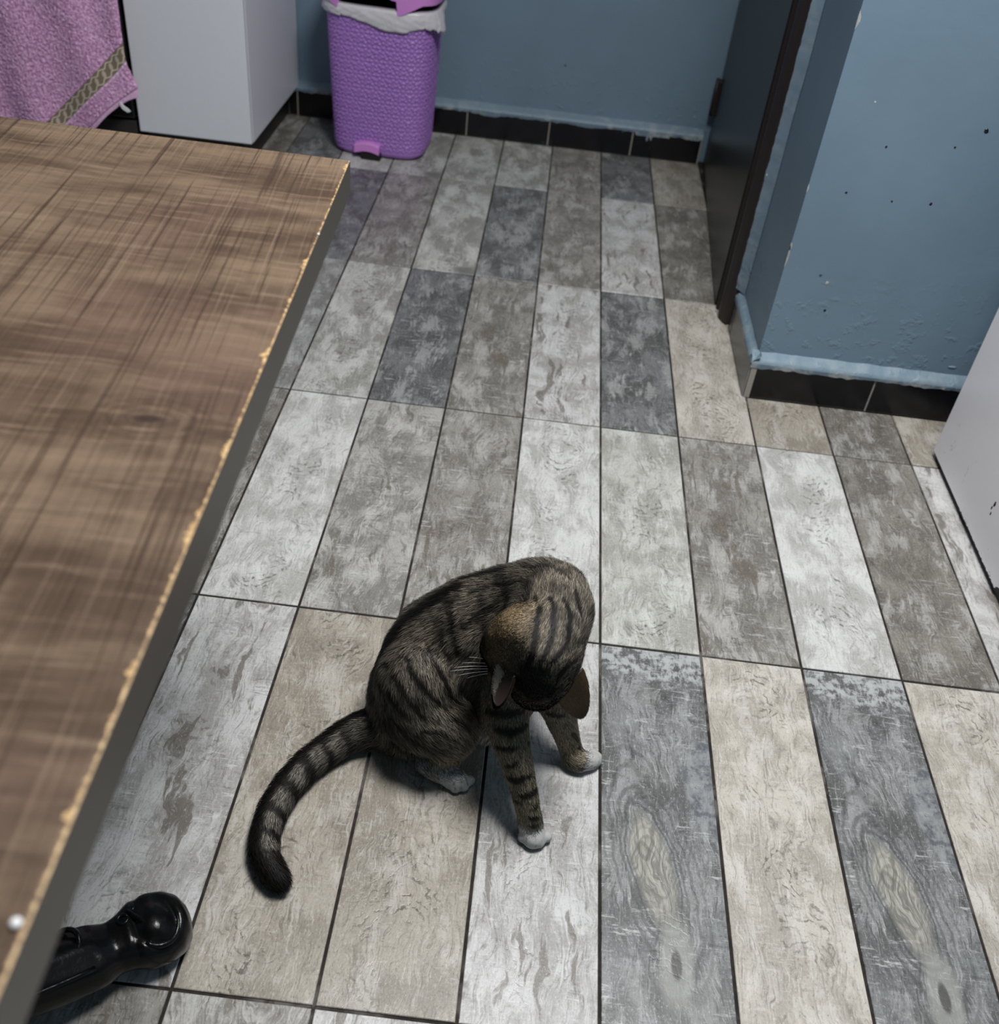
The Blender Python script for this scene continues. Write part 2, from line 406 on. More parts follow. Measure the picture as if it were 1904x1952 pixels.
# ------------------------------------------------------------------ door
door = prism('door_1', [(.334, 2.185), (.287, 1.206), (.325, 1.204), (.372, 2.183)], .006, 2.05, DOORM, None, .001); tag(door, 'dark brown flush door leaf meeting the back wall', kind='structure')
for z in (.165, 1.0, 1.8):
    h = boxo('hinge', (.322, .336, 2.168, 2.192, z, z + .105), FRAMEM, door, .003)
    tube('hinge_pin', [(.322, 2.180, z - .004), (.322, 2.180, z + .109)], .006, FRAMEM, door)
hd = tube('door_handle', [(.300, 1.27, 1.02), (.262, 1.27, 1.02), (.256, 1.275, 1.02), (.258, 1.38, 1.02)], .009, plain('brushed_metal', (.5, .5, .5), .3), door)
fr = prism('trim_1', [(.327, 1.202), (.291, 1.202), (.288, 1.188), (.296, 1.178), (.292, 1.165), (.289, 1.140), (.297, 1.118), (.303, 1.108), (.327, 1.100)], .002, 2.12, FRAMEM, None, .0015)
tag(fr, 'moulded dark brown door frame beside the blue wall', kind='structure')
# plaster fillet between frame and wall
FILLET = paint_mat('fillet_blue_paint', (.150, .215, .27), (.24, .29, .32), .35)
V = []; F = []; n = 340
for i in range(n + 1):
    z = .10 + 2.0 * i / n
    a = n1(z * 25, 1) * .0015 + n1(z * 80, 4) * .0012
    V += [(.3035 + a * .4, 1.110 + a, z), (.314 + a * .5, 1.094 + a, z), (.3240, 1.076 + n1(z * 9, 7) * .006, z)]
for i in range(n):
    for k in range(2): F.append((i * 3 + k, (i + 1) * 3 + k, (i + 1) * 3 + k + 1, i * 3 + k + 1))
o = mobj('trim_2', V, F, FILLET, None, True); tag(o, 'ragged pale blue plaster fillet between door frame and wall', kind='structure')
# lump of mortar at the foot of the frame
bm = bmesh.new()
for k in range(7):
    q = bmesh.ops.create_icosphere(bm, subdivisions=2, radius=.007 + .003 * random.random())
    for v in q['verts']: v.co += Vector((.293 + .004 * k, 1.172 - .013 * k, .001)) + Vector((n1(*(v.co * 200)), n1(*(v.co * 170)), 0)) * .002; v.co.z = max(v.co.z * .5, -.001)
o = bobj('trim_3', bm, PALEG, None, True); tag(o, 'rough grey mortar at the foot of the door frame', kind='structure')
# chipped plaster spots along the wall corner
for (z0, z1, w_) in ((.30, .345, .0025), (.335, .352, .003), (.745, .775, .004), (.455, .47, .002)):
    V = []; F = []
    n = 12
    for i in range(n + 1):
        z = z0 + (z1 - z0) * i / n; a = w_ * math.sin(math.pi * i / n) * (1 + .5 * n1(z * 400, z0 * 50)) + .0002
        V += [(.3246, .8095 + a, z), (.3244, .8094, z), (.325 + a, .8094, z)]
    for i in range(n):
        for k in range(2): F.append((i * 3 + k, (i + 1) * 3 + k, (i + 1) * 3 + k + 1, i * 3 + k + 1))
    mobj('plaster_chip', V, F, PLASTER, bpy.data.objects['wall_right'])

# small chips, nail holes and lifted flakes of paint on the two blue walls
for (x, y, z, r_, k) in [(0.4441, 0.81, 0.5555, 0.0022, 1), (0.399, 0.81, 0.4628, 0.0022, 1), (0.4889, 0.81, 0.4564, 0.002, 1), (0.5622, 0.81, 0.4604, 0.0026, 1), (0.4323, 0.81, 0.2155, 0.0028, 1), (0.6108, 0.81, 0.6043, 0.004, 1), (0.4185, 0.81, 0.2754, 0.0036, 0), (0.5667, 0.81, 0.5693, 0.002, 1), (0.3985, 0.81, 0.6305, 0.0018, 0), (-0.1475, 2.22, 0.1185, 0.006, 2), (0.2012, 2.22, 0.1183, 0.006, 2), (-0.2669, 2.22, 0.1209, 0.004, 2), (0.7334, 0.81, 0.1216, 0.007, 2)]:
    bm = bmesh.new(); q = bmesh.ops.create_icosphere(bm, subdivisions=2, radius=r_)
    for v in q['verts']:
        w_ = 1 + .35 * n1(v.co.x * 500 + x * 90, v.co.z * 500, z * 70)
        v.co = Vector((v.co.x * w_ * (1.4 if k == 2 else 1), v.co.y * .25, v.co.z * w_ * (.45 if k == 2 else 1.2))) + Vector((x, y, z))
    bobj(('paint_chip', 'nail_hole', 'paint_flake')[k], bm, (PLASTER, BLACKT, LEDGE)[k], bpy.data.objects['wall_right' if y < 1 else 'wall_back'], True)
# ------------------------------------------------------------------ white appliance at the right
ap = empty('washing_machine', (.69, .62, 0)); tag(ap, 'white enamelled machine with rust spots standing at the right edge', 'appliance')
def rel(o, root):
    o.matrix_parent_inverse = Matrix.Translation(-Vector(root.location)); return o
bm = bmesh.new()
# side panel with a ragged, corroded lower edge and a cut-away front corner
def panel_low(y):
    if y < .23: return .022 + (.23 - y) * .5
    return .016 + (.003 * n1(y * 160, 2) + .002 * n1(y * 400, 5) if y < .46 else 0)
ys = [.10 + (.645 - .10) * i / 160 for i in range(161)]
V = []; F = []
for y in ys: V += [(.690, y, panel_low(y)), (.690, y, .84), (.6925, y, panel_low(y)), (.6925, y, .84)]
for i in range(160):
    a = i * 4; b = a + 4
    F += [(a, a + 1, b + 1, b), (a + 2, b + 2, b + 3, a + 3), (a, b, b + 2, a + 2)]
side = rel(mobj('side_panel', V, F, ENAMEL, ap), ap)
rel(boxo('body', (.6930, 1.26, .10, .645, .04, .84), ENAMEL, ap, .008), ap)
rel(boxo('top', (.686, 1.266, .095, .648, .842, .865), WHITE, ap, .006), ap)
BLK = plain('black_plastic', (.012, .012, .012), .5)
rel(boxo('plinth', (.697, 1.25, .12, .640, .001, .039), BLK, ap, .002), ap)  # black block fills the gap under the machine, its shade as colour
rel(tube('foot', [(.720, .145, .0), (.720, .145, .006), (.720, .145, .012), (.720, .145, .04)], [.021, .021, .010, .010], plain('grey_foot', (.30, .30, .29), .5), ap, 16), ap)
fm = boxo('door', (.80, 1.15, .085, .0995, .28, .66), plain('dark_glass', (.02, .02, .025), .1), ap, .006); rel(fm, ap)
RUST = plain('rust', (.045, .018, .008), .9, .1, .5)
for (y, z, r_) in ((.352, .108, .006), (.350, .088, .004), (.356, .097, .004)):
    bm = bmesh.new(); q = bmesh.ops.create_icosphere(bm, subdivisions=2, radius=r_)
    for v in q['verts']: v.co = Vector((v.co.x * .08, v.co.y * .55 + n1(v.co.z * 600, y * 90) * .0015, v.co.z)) + Vector((.690, y, z))
    rel(bobj('rust_spot', bm, RUST, ap), ap)

# ------------------------------------------------------------------ left cabinet
cb = empty('base_cabinet', (-1.157, 1.66, 0)); tag(cb, 'white kitchen base cabinet with dark plinth, left of the purple bin', 'cabinet')
rel(boxo('body', (-1.315, -1.0, 1.676, 2.215, .09, .85), WHITE, cb, .0015), cb)
rel(boxo('door', (-1.3148, -1.0002, 1.656, 1.6750, .092, .83), WHITE, cb, .0015), cb)
rel(boxo('plinth', (-1.31, -1.035, 1.70, 2.215, 0.0, .0895), plain('plinth_dark', (.02, .018, .016), .5), cb), cb)
rel(tube('door_handle', [(-1.29, 1.655, .70), (-1.29, 1.635, .70), (-1.29, 1.635, .80), (-1.29, 1.655, .80)], .005, plain('handle_metal', (.5, .5, .5), .3), cb), cb)
wt = boxo('worktop', (-2.15, -.99, 1.64, 2.218, .852, .885), plain('worktop_dark', (.05, .05, .055), .3), None, .003)
tag(wt, 'dark worktop slab over the white cabinet and the oven', 'worktop')

# ------------------------------------------------------------------ oven and towel
ov = empty('oven', (-1.63, 1.66, 0)); tag(ov, 'black built-in oven behind the pink towel', 'oven')
OVM = plain('black_oven', (.010, .010, .013), .25)
rel(boxo('body', (-1.93, -1.325, 1.70, 2.215, .002, .85), OVM, ov, .002), ov)
rel(boxo('door', (-1.925, -1.33, 1.668, 1.699, .12, .72), OVM, ov, .004), ov)
rel(boxo('control_panel', (-1.925, -1.33, 1.675, 1.699, .73, .845), OVM, ov, .003), ov)
rel(boxo('drawer', (-1.925, -1.33, 1.672, 1.699, .01, .112), plain('oven_drawer', (.030, .027, .025), .5), ov, .003), ov)
rel(tube('handle', [(-1.90, 1.668, .68), (-1.90, 1.630, .68), (-1.34, 1.630, .68), (-1.34, 1.668, .68)], .009, plain('steel', (.45, .45, .45), .3), ov), ov)
for k in range(4):
    rel(tube('knob', [(-1.86 + k * .15, 1.675, .79), (-1.86 + k * .15, 1.650, .79)], [.02, .017], BLK, ov, 20), ov)

def towel_mat():
    g = G('pink_terry', .95, .1)
    t = g.attr('t', 'GEOMETRY'); s = g.attr('s', 'GEOMETRY'); p = g.obj()
    n = g.noise(p, 190., 3, .7); n2 = g.noise(p, 14., 3)
    pink = g.mix(g.ss(n, .38, .62), (.48, .20, .42), (.98, .60, .88))
    pink = g.mix(g.mul(g.ss(n2, .4, .7), .25), pink, (.60, .42, .58))
    u = g.ma('DIVIDE', g.add(t, -.060), .033)                      # 0..1 over the woven band
    band = g.mul(g.ss(u, -.02, .02), g.ss(u, 1.02, .98))
    wv = g.noise(g.vec(g.mul(s, 900.), g.mul(t, 900.), 0.), 1., 2)
    bc = g.mix(wv, (.17, .135, .085), (.30, .245, .165))
    # teardrops and wavy lines of pale thread
    cell = g.add(g.ma('FRACT', g.mul(s, 34.)), -.5)
    lean = g.add(cell, g.mul(g.add(u, -.5), .5))
    dr = g.ma('SQRT', g.add(g.mul(g.mul(lean, lean), 22.), g.mul(g.mul(g.add(u, -.5), g.add(u, -.5)), 16.)))
    drop = g.ss(dr, 1.0, .8)
    z1 = g.add(u, g.add(-.18, g.mul(g.ma('SINE', g.mul(s, 213.6)), .09)))
    z2 = g.add(u, g.add(-.82, g.mul(g.ma('SINE', g.add(g.mul(s, 213.6), 1.)), .09)))
    ln = g.ma('MAXIMUM', g.ss(g.ma('ABSOLUTE', z1), .07, .03), g.ss(g.ma('ABSOLUTE', z2), .07, .03))
    bc = g.mix(g.mul(drop, .75), bc, (.72, .58, .52)); bc = g.mix(g.mul(ln, .85), bc, (.78, .66, .52))
    edge = g.mul(g.ss(g.ma('ABSOLUTE', g.add(t, -.0575)), .003, .0015), 1.)
    c = g.mix(band, pink, bc)
    hem = g.ss(t, .012, .010)
    c = g.mix(g.ma('MAXIMUM', g.mul(hem, .6), edge), c, (.92, .60, .86))
    c = g.mix(g.ss(g.ma('ABSOLUTE', g.add(t, -.0115)), .0016, .0006), c, (.20, .07, .17))
    g.col(c)
    g.bump(g.mul(n, g.ma('SUBTRACT', 1., band)), .8, .004)
    try:
        g.b.inputs['Sheen Weight'].default_value = .3
    except Exception: pass
    return g.m
TM = towel_mat()
nx, nz = 300, 330
V = np.zeros(((nx + 1) * (nz + 1), 3)); tt = np.zeros(len(V)); s_ = np.zeros(len(V))
k = 0; F = []
for j in range(nz + 1):
    for i in range(nx + 1):
        a = i / nx; b = j / nz
        ztop = .70
        # right edge
        xe = -1.312
        x = xe - a * .46
        zh = .226 + (x + 1.292) * .96 + .014 * math.exp(-((x + 1.30) / .02) ** 2) * -1
        zh = max(zh, .045 + .01 * n1(x * 8, 2)) + .004 * n1(x * 22, 5)
        z = zh + b * (ztop - zh)
        flare = .022 * math.exp(-((z - .215) / .045) ** 2) * math.exp(-a / .10)
        x2 = x + flare + .003 * n1(z * 18, 3) * math.exp(-a / .1) + .006 * (z - .3) 
        t = (z - .226 - (x + 1.292) * .96) / 1.386
        s = (-(x + 1.292) - (z - .226) * .96) / 1.386
        y = 1.606 + .010 * n1(x * 6 + 1, z * 3, 4) + .006 * math.sin(x * 38 + z * 9 + 2 * n1(x * 4, z * 4))
        band = .060 < t < .093
        if not band and t > .012:
            y -= .0022 * n1(x * 160, z * 160, 1) + .0022 * n1(x * 260, z * 260, 9)
        elif band: y += .002
        if t < .012: y -= .003
        y += .010 * math.exp(-a / .02)
        V[k] = (x2, y, z); tt[k] = t; s_[k] = s; k += 1
for j in range(nz):
    for i in range(nx):
        q = j * (nx + 1) + i; F.append((q, q + nx + 1, q + nx + 2, q + 1))
tw = mobj('towel', V, F, TM, None, True)
for nm, arr in (('t', tt), ('s', s_)):
    at_ = tw.data.attributes.new(nm, 'FLOAT', 'POINT'); at_.data.foreach_set('value', arr.astype(np.float32))
md = tw.modifiers.new('thickness', 'SOLIDIFY'); md.thickness = .005; md.offset = -1
tag(tw, 'pink terry towel with a brown woven band, hanging in front of the black oven', 'towel')
lp = tube('hanging_loop', [(-1.338, 1.598, .182), (-1.330, 1.597, .170), (-1.318, 1.597, .163), (-1.312, 1.597, .165), (-1.318, 1.597, .170), (-1.328, 1.597, .176), (-1.337, 1.598, .187)], .0028, plain('white_cotton', (.75, .75, .74), .8), tw, 8)
lp['label'] = 'white cotton loop'

# ------------------------------------------------------------------ pedal bin
bx, by, brz = -.688, 2.024, math.radians(-3)
bn = empty('pedal_bin', (bx, by, 0), brz); tag(bn, 'purple embossed plastic pedal bin standing against the back wall', 'bin')
def bin_mat(name, c1, c2, rough=.36):
    g = G(name, rough, .45); n = g.noise(g.obj(), 8., 2); g.col(g.mix(n, c1, c2))
    g.b.inputs['Subsurface Weight'].default_value = .0
    return g.m
PUR = bin_mat('purple_plastic', (.32, .165, .50), (.37, .185, .53)); PNK = bin_mat('pink_purple_plastic', (.56, .23, .60), (.60, .25, .64), .4)
BW0, BW1, BD0, BD1, BH = .138, .158, .118, .130, .415
def ring(a, hw, hd, p=4.2):
    ca, sa = math.cos(a), math.sin(a)
    r = (abs(ca / hw) ** p + abs(sa / hd) ** p) ** (-1 / p)
    return ca * r, sa * r
NS, NZ = 620, 300
# arc-length positions around the ring
an = np.linspace(0, 2 * np.pi, 4001); rp = np.array([ring(a, BW0, BD0) for a in an]); dl = np.r_[0, np.cumsum(np.hypot(*(rp[1:] - rp[:-1]).T))]
angs = np.interp(np.linspace(0, dl[-1], NS, endpoint=False), dl, an); PER = dl[-1]
zz = np.linspace(0, 1, NZ + 1)
V = []
cell = PER / 24
def relief(s, z):
    if z < .028: return s * 0 + .0008 * (abs(((z * 1000) % 7) - 3.5) < 1.6)
    if z > BH - .012: return s * 0
    row = np.floor(z / cell); a = ((s / cell + .5 * (row % 2)) % 1) - .5; b = (z / cell) % 1 - .5
    r = np.hypot(a, b); th = np.arctan2(b, a)
    h = np.exp(-((r - .36) / .095) ** 2) * (.5 + .5 * np.cos(8 * th)) + .8 * np.exp(-(r / .10) ** 2) + .8 * np.exp(-((r - .19) / .04) ** 2) * 0
    a2 = a + .5 - np.round(a + .5); b2 = b + .5 - np.round(b + .5); r2 = np.hypot(a2, b2)
    h += .8 * np.exp(-((r2 - .14) / .07) ** 2)
    return .0042 * h
s_arr = np.arange(NS) / NS * PER
dirs = np.stack([np.cos(angs), np.sin(angs)], 1)
for q in zz:
    z = .004 + q * (BH - .004)
    k = z / BH; hw = BW0 + (BW1 - BW0) * k; hd = BD0 + (BD1 - BD0) * k
    rnd = .012 * max(0, 1 - q / .035) ** 2
    pts = np.array([ring(a, hw, hd) for a in angs])
    nn = pts / np.linalg.norm(pts, axis=1)[:, None]
    pts = pts + nn * (relief(s_arr, z) - rnd)[:, None]
    V += [(p[0], p[1], z) for p in pts]
F = [(j * NS + i, j * NS + (i + 1) % NS, (j + 1) * NS + (i + 1) % NS, (j + 1) * NS + i) for j in range(NZ) for i in range(NS)]
F.append(tuple(range(NS - 1, -1, -1)))
mobj('body', V, F, PUR, bn, True)
# inside of the bin, its shade put into a near-black colour
V = []; NR = 64
for z, k in ((.03, .80), (BH - .002, .965)):
    for i in range(NR):
        p = ring(2 * math.pi * i / NR, BW1 * k, BD1 * k); V.append((p[0], p[1], z))
F = [(i, (i + 1) % NR, NR + (i + 1) % NR, NR + i) for i in range(NR)] + [tuple(range(NR))]
mobj('inner_bucket', V, F, plain('bucket_shade', (.006, .006, .007), .7), bn)
# pedal and its slot
pd = empty('pedal_tmp'); bpy.data.objects.remove(pd)
V = []; F = []; n = 16
for i in range(n + 1):
    a = -1 + 2 * i / n; z = .053 - .008 * a * a; x = -.022 + a * .038
    yb = -.116; V += [(x, yb, z), (x, yb - .020, z - .001), (x, yb - .026, z - .006), (x, yb - .028, z - .026 + .006 * a * a * 0), (x, yb, z - .028)]
for i in range(n):
    for k in range(4): F.append((i * 5 + k, i * 5 + k + 1, (i + 1) * 5 + k + 1, (i + 1) * 5 + k))
F += [(0, 1, 2, 3, 4), tuple(n * 5 + k for k in (4, 3, 2, 1, 0))]
mobj('pedal', V, F, PNK, bn)
boxo('slot_shade_block', (-.040, .018, -.1390, -.095, .0, .0225), plain('slot_shade', (.004, .004, .004), .8), bn, .001)  # solid black block stands in for the shade inside the slot
# lid: rounded skirt with a deep broken notch at the front, domed top
V = []; F = []; NL = 240
for i in range(NL):
    a = 2 * math.pi * i / NL
    px, py = ring(a, BW1 + .012, BD1 + .010, 4.0)
    low = .445 + .02 * (px / .17 * -.0)
    if py < -.09:
        if -.112 < px < .060:
            low = .452 - .010 * min(1, abs(px - .062) / .06) + .0025 * n1(px * 120, 3) + (.004 if .02 < px < .03 else 0)
            low = .446 + .009 * min(1, (px + .112) / .01) * 1 - .000 + .002 * n1(px * 120, 3) - (.006 * max(0, 1 - (.060 - px) / .03))
        else: low = .414 + .03 * min(1, max(0, abs(px + .02) - .09) / .06)
    V += [(px, py, low), (px * .995, py * .995, .478), (px * .93, py * .93, .497), (px * .6, py * .6, .513), (px * .96, py * .96, low), (px * .95, py * .95, .474)]
for i in range(NL):
    j = (i + 1) % NL
    for k in range(3): F.append((i * 6 + k, j * 6 + k, j * 6 + k + 1, i * 6 + k + 1))
    F += [(i * 6, i * 6 + 4, j * 6 + 4, j * 6), (i * 6 + 4, i * 6 + 5, j * 6 + 5, j * 6 + 4)]
F.append(tuple(i * 6 + 3 for i in range(NL)))
lid = mobj('lid', V, F, PNK, bn, False); lid['label'] = 'pink-purple lid with a broken front notch'
# white liner folded over the rim
gm = G('white_bag_plastic', .35, .5); gm.col((.62, .61, .64)); gm.b.inputs['Transmission Weight'].default_value = .0
V = []; F = []; NB = 420
def bag(i):
    a = 2 * math.pi * i / NB
    px, py = ring(a, BW1 + .004, BD1 + .004, 4.0)
    front = max(0, -py / BD1)
    sag = .030 * math.exp(-((px - .05) / .09) ** 2) * (py < 0)
    lowz = .398 - sag + .004 * n1(px * 30, py * 30, 2)
    if py < 0 and px < -.10: lowz -= .004
    out = 0
    if px > .135 and py > -.13:       # torn flap sticking out on the right
        w_ = math.exp(-((py + .055) / .045) ** 2); out = .022 * w_; lowz -= .030 * w_ * (.6 + .8 * abs(n1(py * 90, 3)))
    if px < -.13: w_ = math.exp(-((py + .02) / .05) ** 2); out = .018 * w_
    return px, py, lowz, out
rowsb = 12
for i in range(NB):
    px, py, lz, out = bag(i); r = math.hypot(px, py); ux, uy = px / r, py / r
    top = .426
    V.append((px * .955, py * .955, .40)); 
    for k in range(rowsb):
        f = k / (rowsb - 1); z = top + (lz - top) * f
        wr = .0022 * n1(px * 40 + z * 90, py * 40 - z * 60, 1) + .0018 * n1(px * 90 - z * 200, py * 90, 5)
        oo = out * f + wr * (.4 + f) + .0015 + .003 * math.sin(math.pi * f)
        V.append((px + ux * oo - .012 * ux * (k == 0), py + uy * oo - .012 * uy * (k == 0), z + (.001 if k == 0 else 0)))
m_ = rowsb + 1
for i in range(NB):
    j = (i + 1) % NB
    for k in range(m_ - 1): F.append((i * m_ + k, j * m_ + k, j * m_ + k + 1, i * m_ + k + 1))
ln_ = mobj('bin_liner', V, F, gm.m, bn, True); ln_['label'] = 'white plastic liner folded over the rim'
ln_.modifiers.new('thickness', 'SOLIDIFY').thickness = .0006

# ------------------------------------------------------------------ table
TZ = .75; TT = .037
tb = empty('table', (-.79, -.80, 0)); tag(tb, 'brown wood-print table with chipped edge and carved black foot, filling the left foreground', 'table')
def table_mat():
    g = G('brown_wood_print', .45, .22); o = g.xyz(g.obj()); x, y = o[0], o[1]
    # boards run along x; fine saw lines across
    warp = g.noise(g.obj(), 4., 3); wv = g.mul(g.add(warp, -.5), .03)
    ya = g.add(y, wv); xa = g.add(x, g.mul(y, .075)); xb = g.add(xa, g.mul(wv, .15))
    lx = g.noise(g.vec(g.mul(x, 9.), g.mul(ya, 150.), 0.), 1., 5, .65)
    ly = g.noise(g.vec(g.mul(xb, 330.), g.mul(y, 3.2), 3.), 1., 4, .7)
    ly2 = g.noise(g.vec(g.mul(xb, 85.), g.mul(y, 1.7), 7.), 1., 4, .6)
    cl = g.noise(g.vec(g.mul(x, 3.5), g.mul(ya, 11.), 1.), 1.6, 5, .6)
    cl2 = g.noise(g.vec(g.mul(x, 4.), g.mul(ya, 4.), 5.), 1.2, 3)
    c = g.mix(g.ss(cl, .36, .64), (.070, .045, .030), (.165, .115, .076))
    c = g.mix(g.mul(g.ss(cl2, .5, .65), .5), c, (.115, .069, .054))
    c = g.mix(g.mul(g.ss(lx, .52, .70), .45), c, (.26, .19, .13))
    c = g.mix(g.mul(g.ss(lx, .46, .28), .5), c, (.055, .034, .024))
    c = g.mix(g.mul(g.ss(ly, .54, .64), .75), c, (.034, .021, .015))
    c = g.mix(g.mul(g.ss(ly, .46, .34), .35), c, (.25, .18, .125))
    c = g.mix(g.mul(g.ss(g.add(ly2, g.mul(g.add(ly, -.5), .2)), .60, .66), .65), c, (.042, .026, .020))
    kd = g.ma('SQRT', g.add(g.mul(g.add(x, -0.371), g.mul(g.add(x, -0.371), 1.)), g.mul(g.add(y, -0.236), g.mul(g.add(y, -0.236), 3.))))
    kd = g.add(kd, g.mul(g.add(g.noise(g.obj(), 30., 3), -.5), .02))
    c = g.mix(g.ss(kd, .016, .004), c, (.035, .022, .018))
    c = g.mix(g.mul(g.mul(g.ss(kd, .07, .02), g.ss(g.ma('SINE', g.mul(kd, 520.)), .2, 1.)), .5), c, (.05, .03, .022))
    # board joints and one knot
    kx = g.add(x, -.14); ky = g.add(y, -.02)
    # worn edge: raw chipboard shows along the long side
    xe = g.n('ShaderNodeVectorMath', 0, {'operation': 'ADD'}, i0=g.obj(), i1=(0., 0., 0.))
    ed = g.add(x, g.mul(y, .0409))                                 # distance coordinate across the edge
    n = g.noise(g.vec(g.mul(y, 26.), 2., 2.), 1., 5, .7); n3 = g.noise(g.obj(), 260., 4, .7)
    wdt = g.add(g.ss(n, .50, .74, .0004, .0085), g.mul(g.add(n3, -.5), .006))
    chip = g.ss(g.ma('SUBTRACT', g.add(ed, wdt), EDGE), -.0006, .0006)
    g.edge = chip
    c = g.mix(chip, c, g.mix(g.ss(n3, .35, .65), (.26, .15, .06), (.60, .42, .21)))
    g.col(c)
    g.bump(g.add(g.mul(ly, .5), g.add(g.mul(lx, .3), g.mul(chip, -1.5))), .12, .001)
    return g.m
# corners of the top (world): back right (-.381,-.072); edge runs to (-.347,-.904)
c1 = Vector((-.3812, -.0722)); c2 = Vector((-.3205, -1.52)); c3 = Vector((-1.30, -1.55)); c4 = Vector((-1.36, -.060))
orig = Vector((-.79, -.80))
EDGE = (c1.x - orig.x) + (c1.y - orig.y) * .0409 - .0005
TBL = table_mat()
SIDEM = plain('dark_edge_band', (.062, .052, .042), .45)
bm = bmesh.new()
poly = [c - orig for c in (c1, c2, c3, c4)]
tp = prism('tabletop', [(p.x, p.y) for p in poly], TZ - TT, TZ, TBL, tb, .0015)
tp.data.materials.append(SIDEM)
for p in tp.data.polygons:
    if p.normal.z < .8: p.material_index = 1

BLKG = G('black_lacquer', .24, .22); BLKG.col((.004, .004, .004)); nb = BLKG.noise(BLKG.obj(), 70., 3); BLKG.bump(nb, .35, .002); BLKG = BLKG.m
col_ = tube('pedestal', [(0, 0, .16), (0, 0, .20), (0, 0, .26), (0, 0, .34), (0, 0, .42), (0, 0, .50), (0, 0, .56), (0, 0, .64), (0, 0, .68), (0, 0, TZ - TT)], [.05, .06, .075, .05, .04, .055, .07, .05, .06, .11], BLKG, tb, 40)
def make_leg(ang, parent):
    """carved scroll leg: sweeps from the pedestal down to a rounded foot, along local +x, then rotated"""
    prof = [(.03, .20, .040, .055), (.08, .175, .036, .050), (.14, .118, .034, .042), (.20, .082, .034, .036), (.26, .060, .036, .034), (.305, .047, .0345, .030),
            (.325, .042, .028, .024), (.338, .040, .031, .026), (.355, .037, .040, .033), (.375, .034, .0415, .033), (.392, .031, .036, .031), (.404, .029, .024, .027), (.409, .028, .010, .016)]
    V = []; F = []; n = 28
    P_ = np.array(prof); tt_ = np.linspace(0, len(prof) - 1, 90)
    PP = np.stack([np.interp(tt_, range(len(prof)), P_[:, k]) for k in range(4)], 1)
    for _ in range(3): PP[1:-1] = (PP[:-2] + 2 * PP[1:-1] + PP[2:]) / 4
    ca, sa = math.cos(ang), math.sin(ang)
    def Wd(x, y, z): return (x * ca - y * sa, x * sa + y * ca, z)
    for (x, z, hw, hh) in PP:
        for k in range(n):
            a = 2 * math.pi * k / n; c_, s__ = math.cos(a), math.sin(a)
            yy = hw * math.copysign(abs(c_) ** .8, c_); zl = hh * math.copysign(abs(s__) ** .8, s__)
            g_ = 0
            if s__ > 0:   # carved grooves on the upper side
                if x < .31: g_ = -.004 * math.exp(-((yy / hw - .55) / .14) ** 2) - .003 * math.exp(-((yy / hw + .55) / .14) ** 2) + .003 * math.exp(-(yy / hw / .25) ** 2)
                else:
                    q = math.hypot((x - .372) / .020, (yy + .006) / .028); g_ = -.005 * math.exp(-((q - 1) / .22) ** 2) + .003 * math.exp(-(q / .5) ** 2)
                    g_ -= .003 * math.exp(-((x - .352 - yy * .3) / .004) ** 2)
            V.append(Wd(x, yy, max(.0005, z + zl + g_)))
    m = len(PP)
    for i in range(m - 1):
        for k in range(n): F.append((i * n + k, i * n + (k + 1) % n, (i + 1) * n + (k + 1) % n, (i + 1) * n + k))
    F += [tuple(range(n)), tuple(range((m - 1) * n, m * n))]
    leg = mobj('leg', V, F, BLKG, parent, True)
    def cv(nm, pts, r): return tube(nm, [Wd(*p) for p in pts], r, BLKG, leg, 10)
    # raised carving: scroll rim, leaf, eye
    pts = [(.372 + .024 * math.cos(t), -.002 + .031 * math.sin(t), .066 - .012 * abs(math.sin(t)) ** 2 - .012 * max(0, math.cos(t))) for t in np.linspace(-2.4, 2.4, 24)]
    cv('scroll_rim', pts, .0035)
    pts = [(.350 + .034 * u, .020 - .040 * u - .012 * math.sin(math.pi * u), .0695 - .010 * u) for u in np.linspace(0, 1, 14)]
    cv('leaf_rib', pts, [.001 + .003 * math.sin(math.pi * i / 13) for i in range(14)])
    pts = [(.343 + .0055 * math.cos(t), .012 + .0055 * math.sin(t), .0665) for t in np.linspace(0, 6.28, 16)]
    cv('eye_ring', pts, .0018)
    pts = [(.285 + .012 * math.cos(t), .010 + .016 * math.sin(t), .086 - .006 * abs(math.sin(t))) for t in np.linspace(-1.9, 1.9, 16)]
    cv('volute', pts, .003)
    pts = [(.10 + .20 * u, -.026 - .004 * math.sin(3 * u), .150 - .080 * u ** .7) for u in np.linspace(0, 1, 14)]
    cv('edge_bead', pts, .003)
    return leg
for k in range(3): make_leg(math.atan2(.265, .305) + k * 2 * math.pi / 3, tb)
for (x, y, r_, lb) in ((-0.3509, -0.9098, .0024, 'white crumb on the near end of the chipped table edge'), (-0.3740, -0.2576, .0012, 'tiny white fleck on the far part of the table edge')):  # small white specks on the table edge
    bm = bmesh.new(); q = bmesh.ops.create_icosphere(bm, subdivisions=2, radius=r_)
    for v in q['verts']: v.co = v.co * (1 + .2 * n1(*(v.co * 900))); v.co.z *= .7; v.co += Vector((x, y, TZ + r_ * .6))
    o = bobj('speck', bm, plain('white_speck', (.85, .85, .85), .5), None, True); tag(o, lb, 'speck')
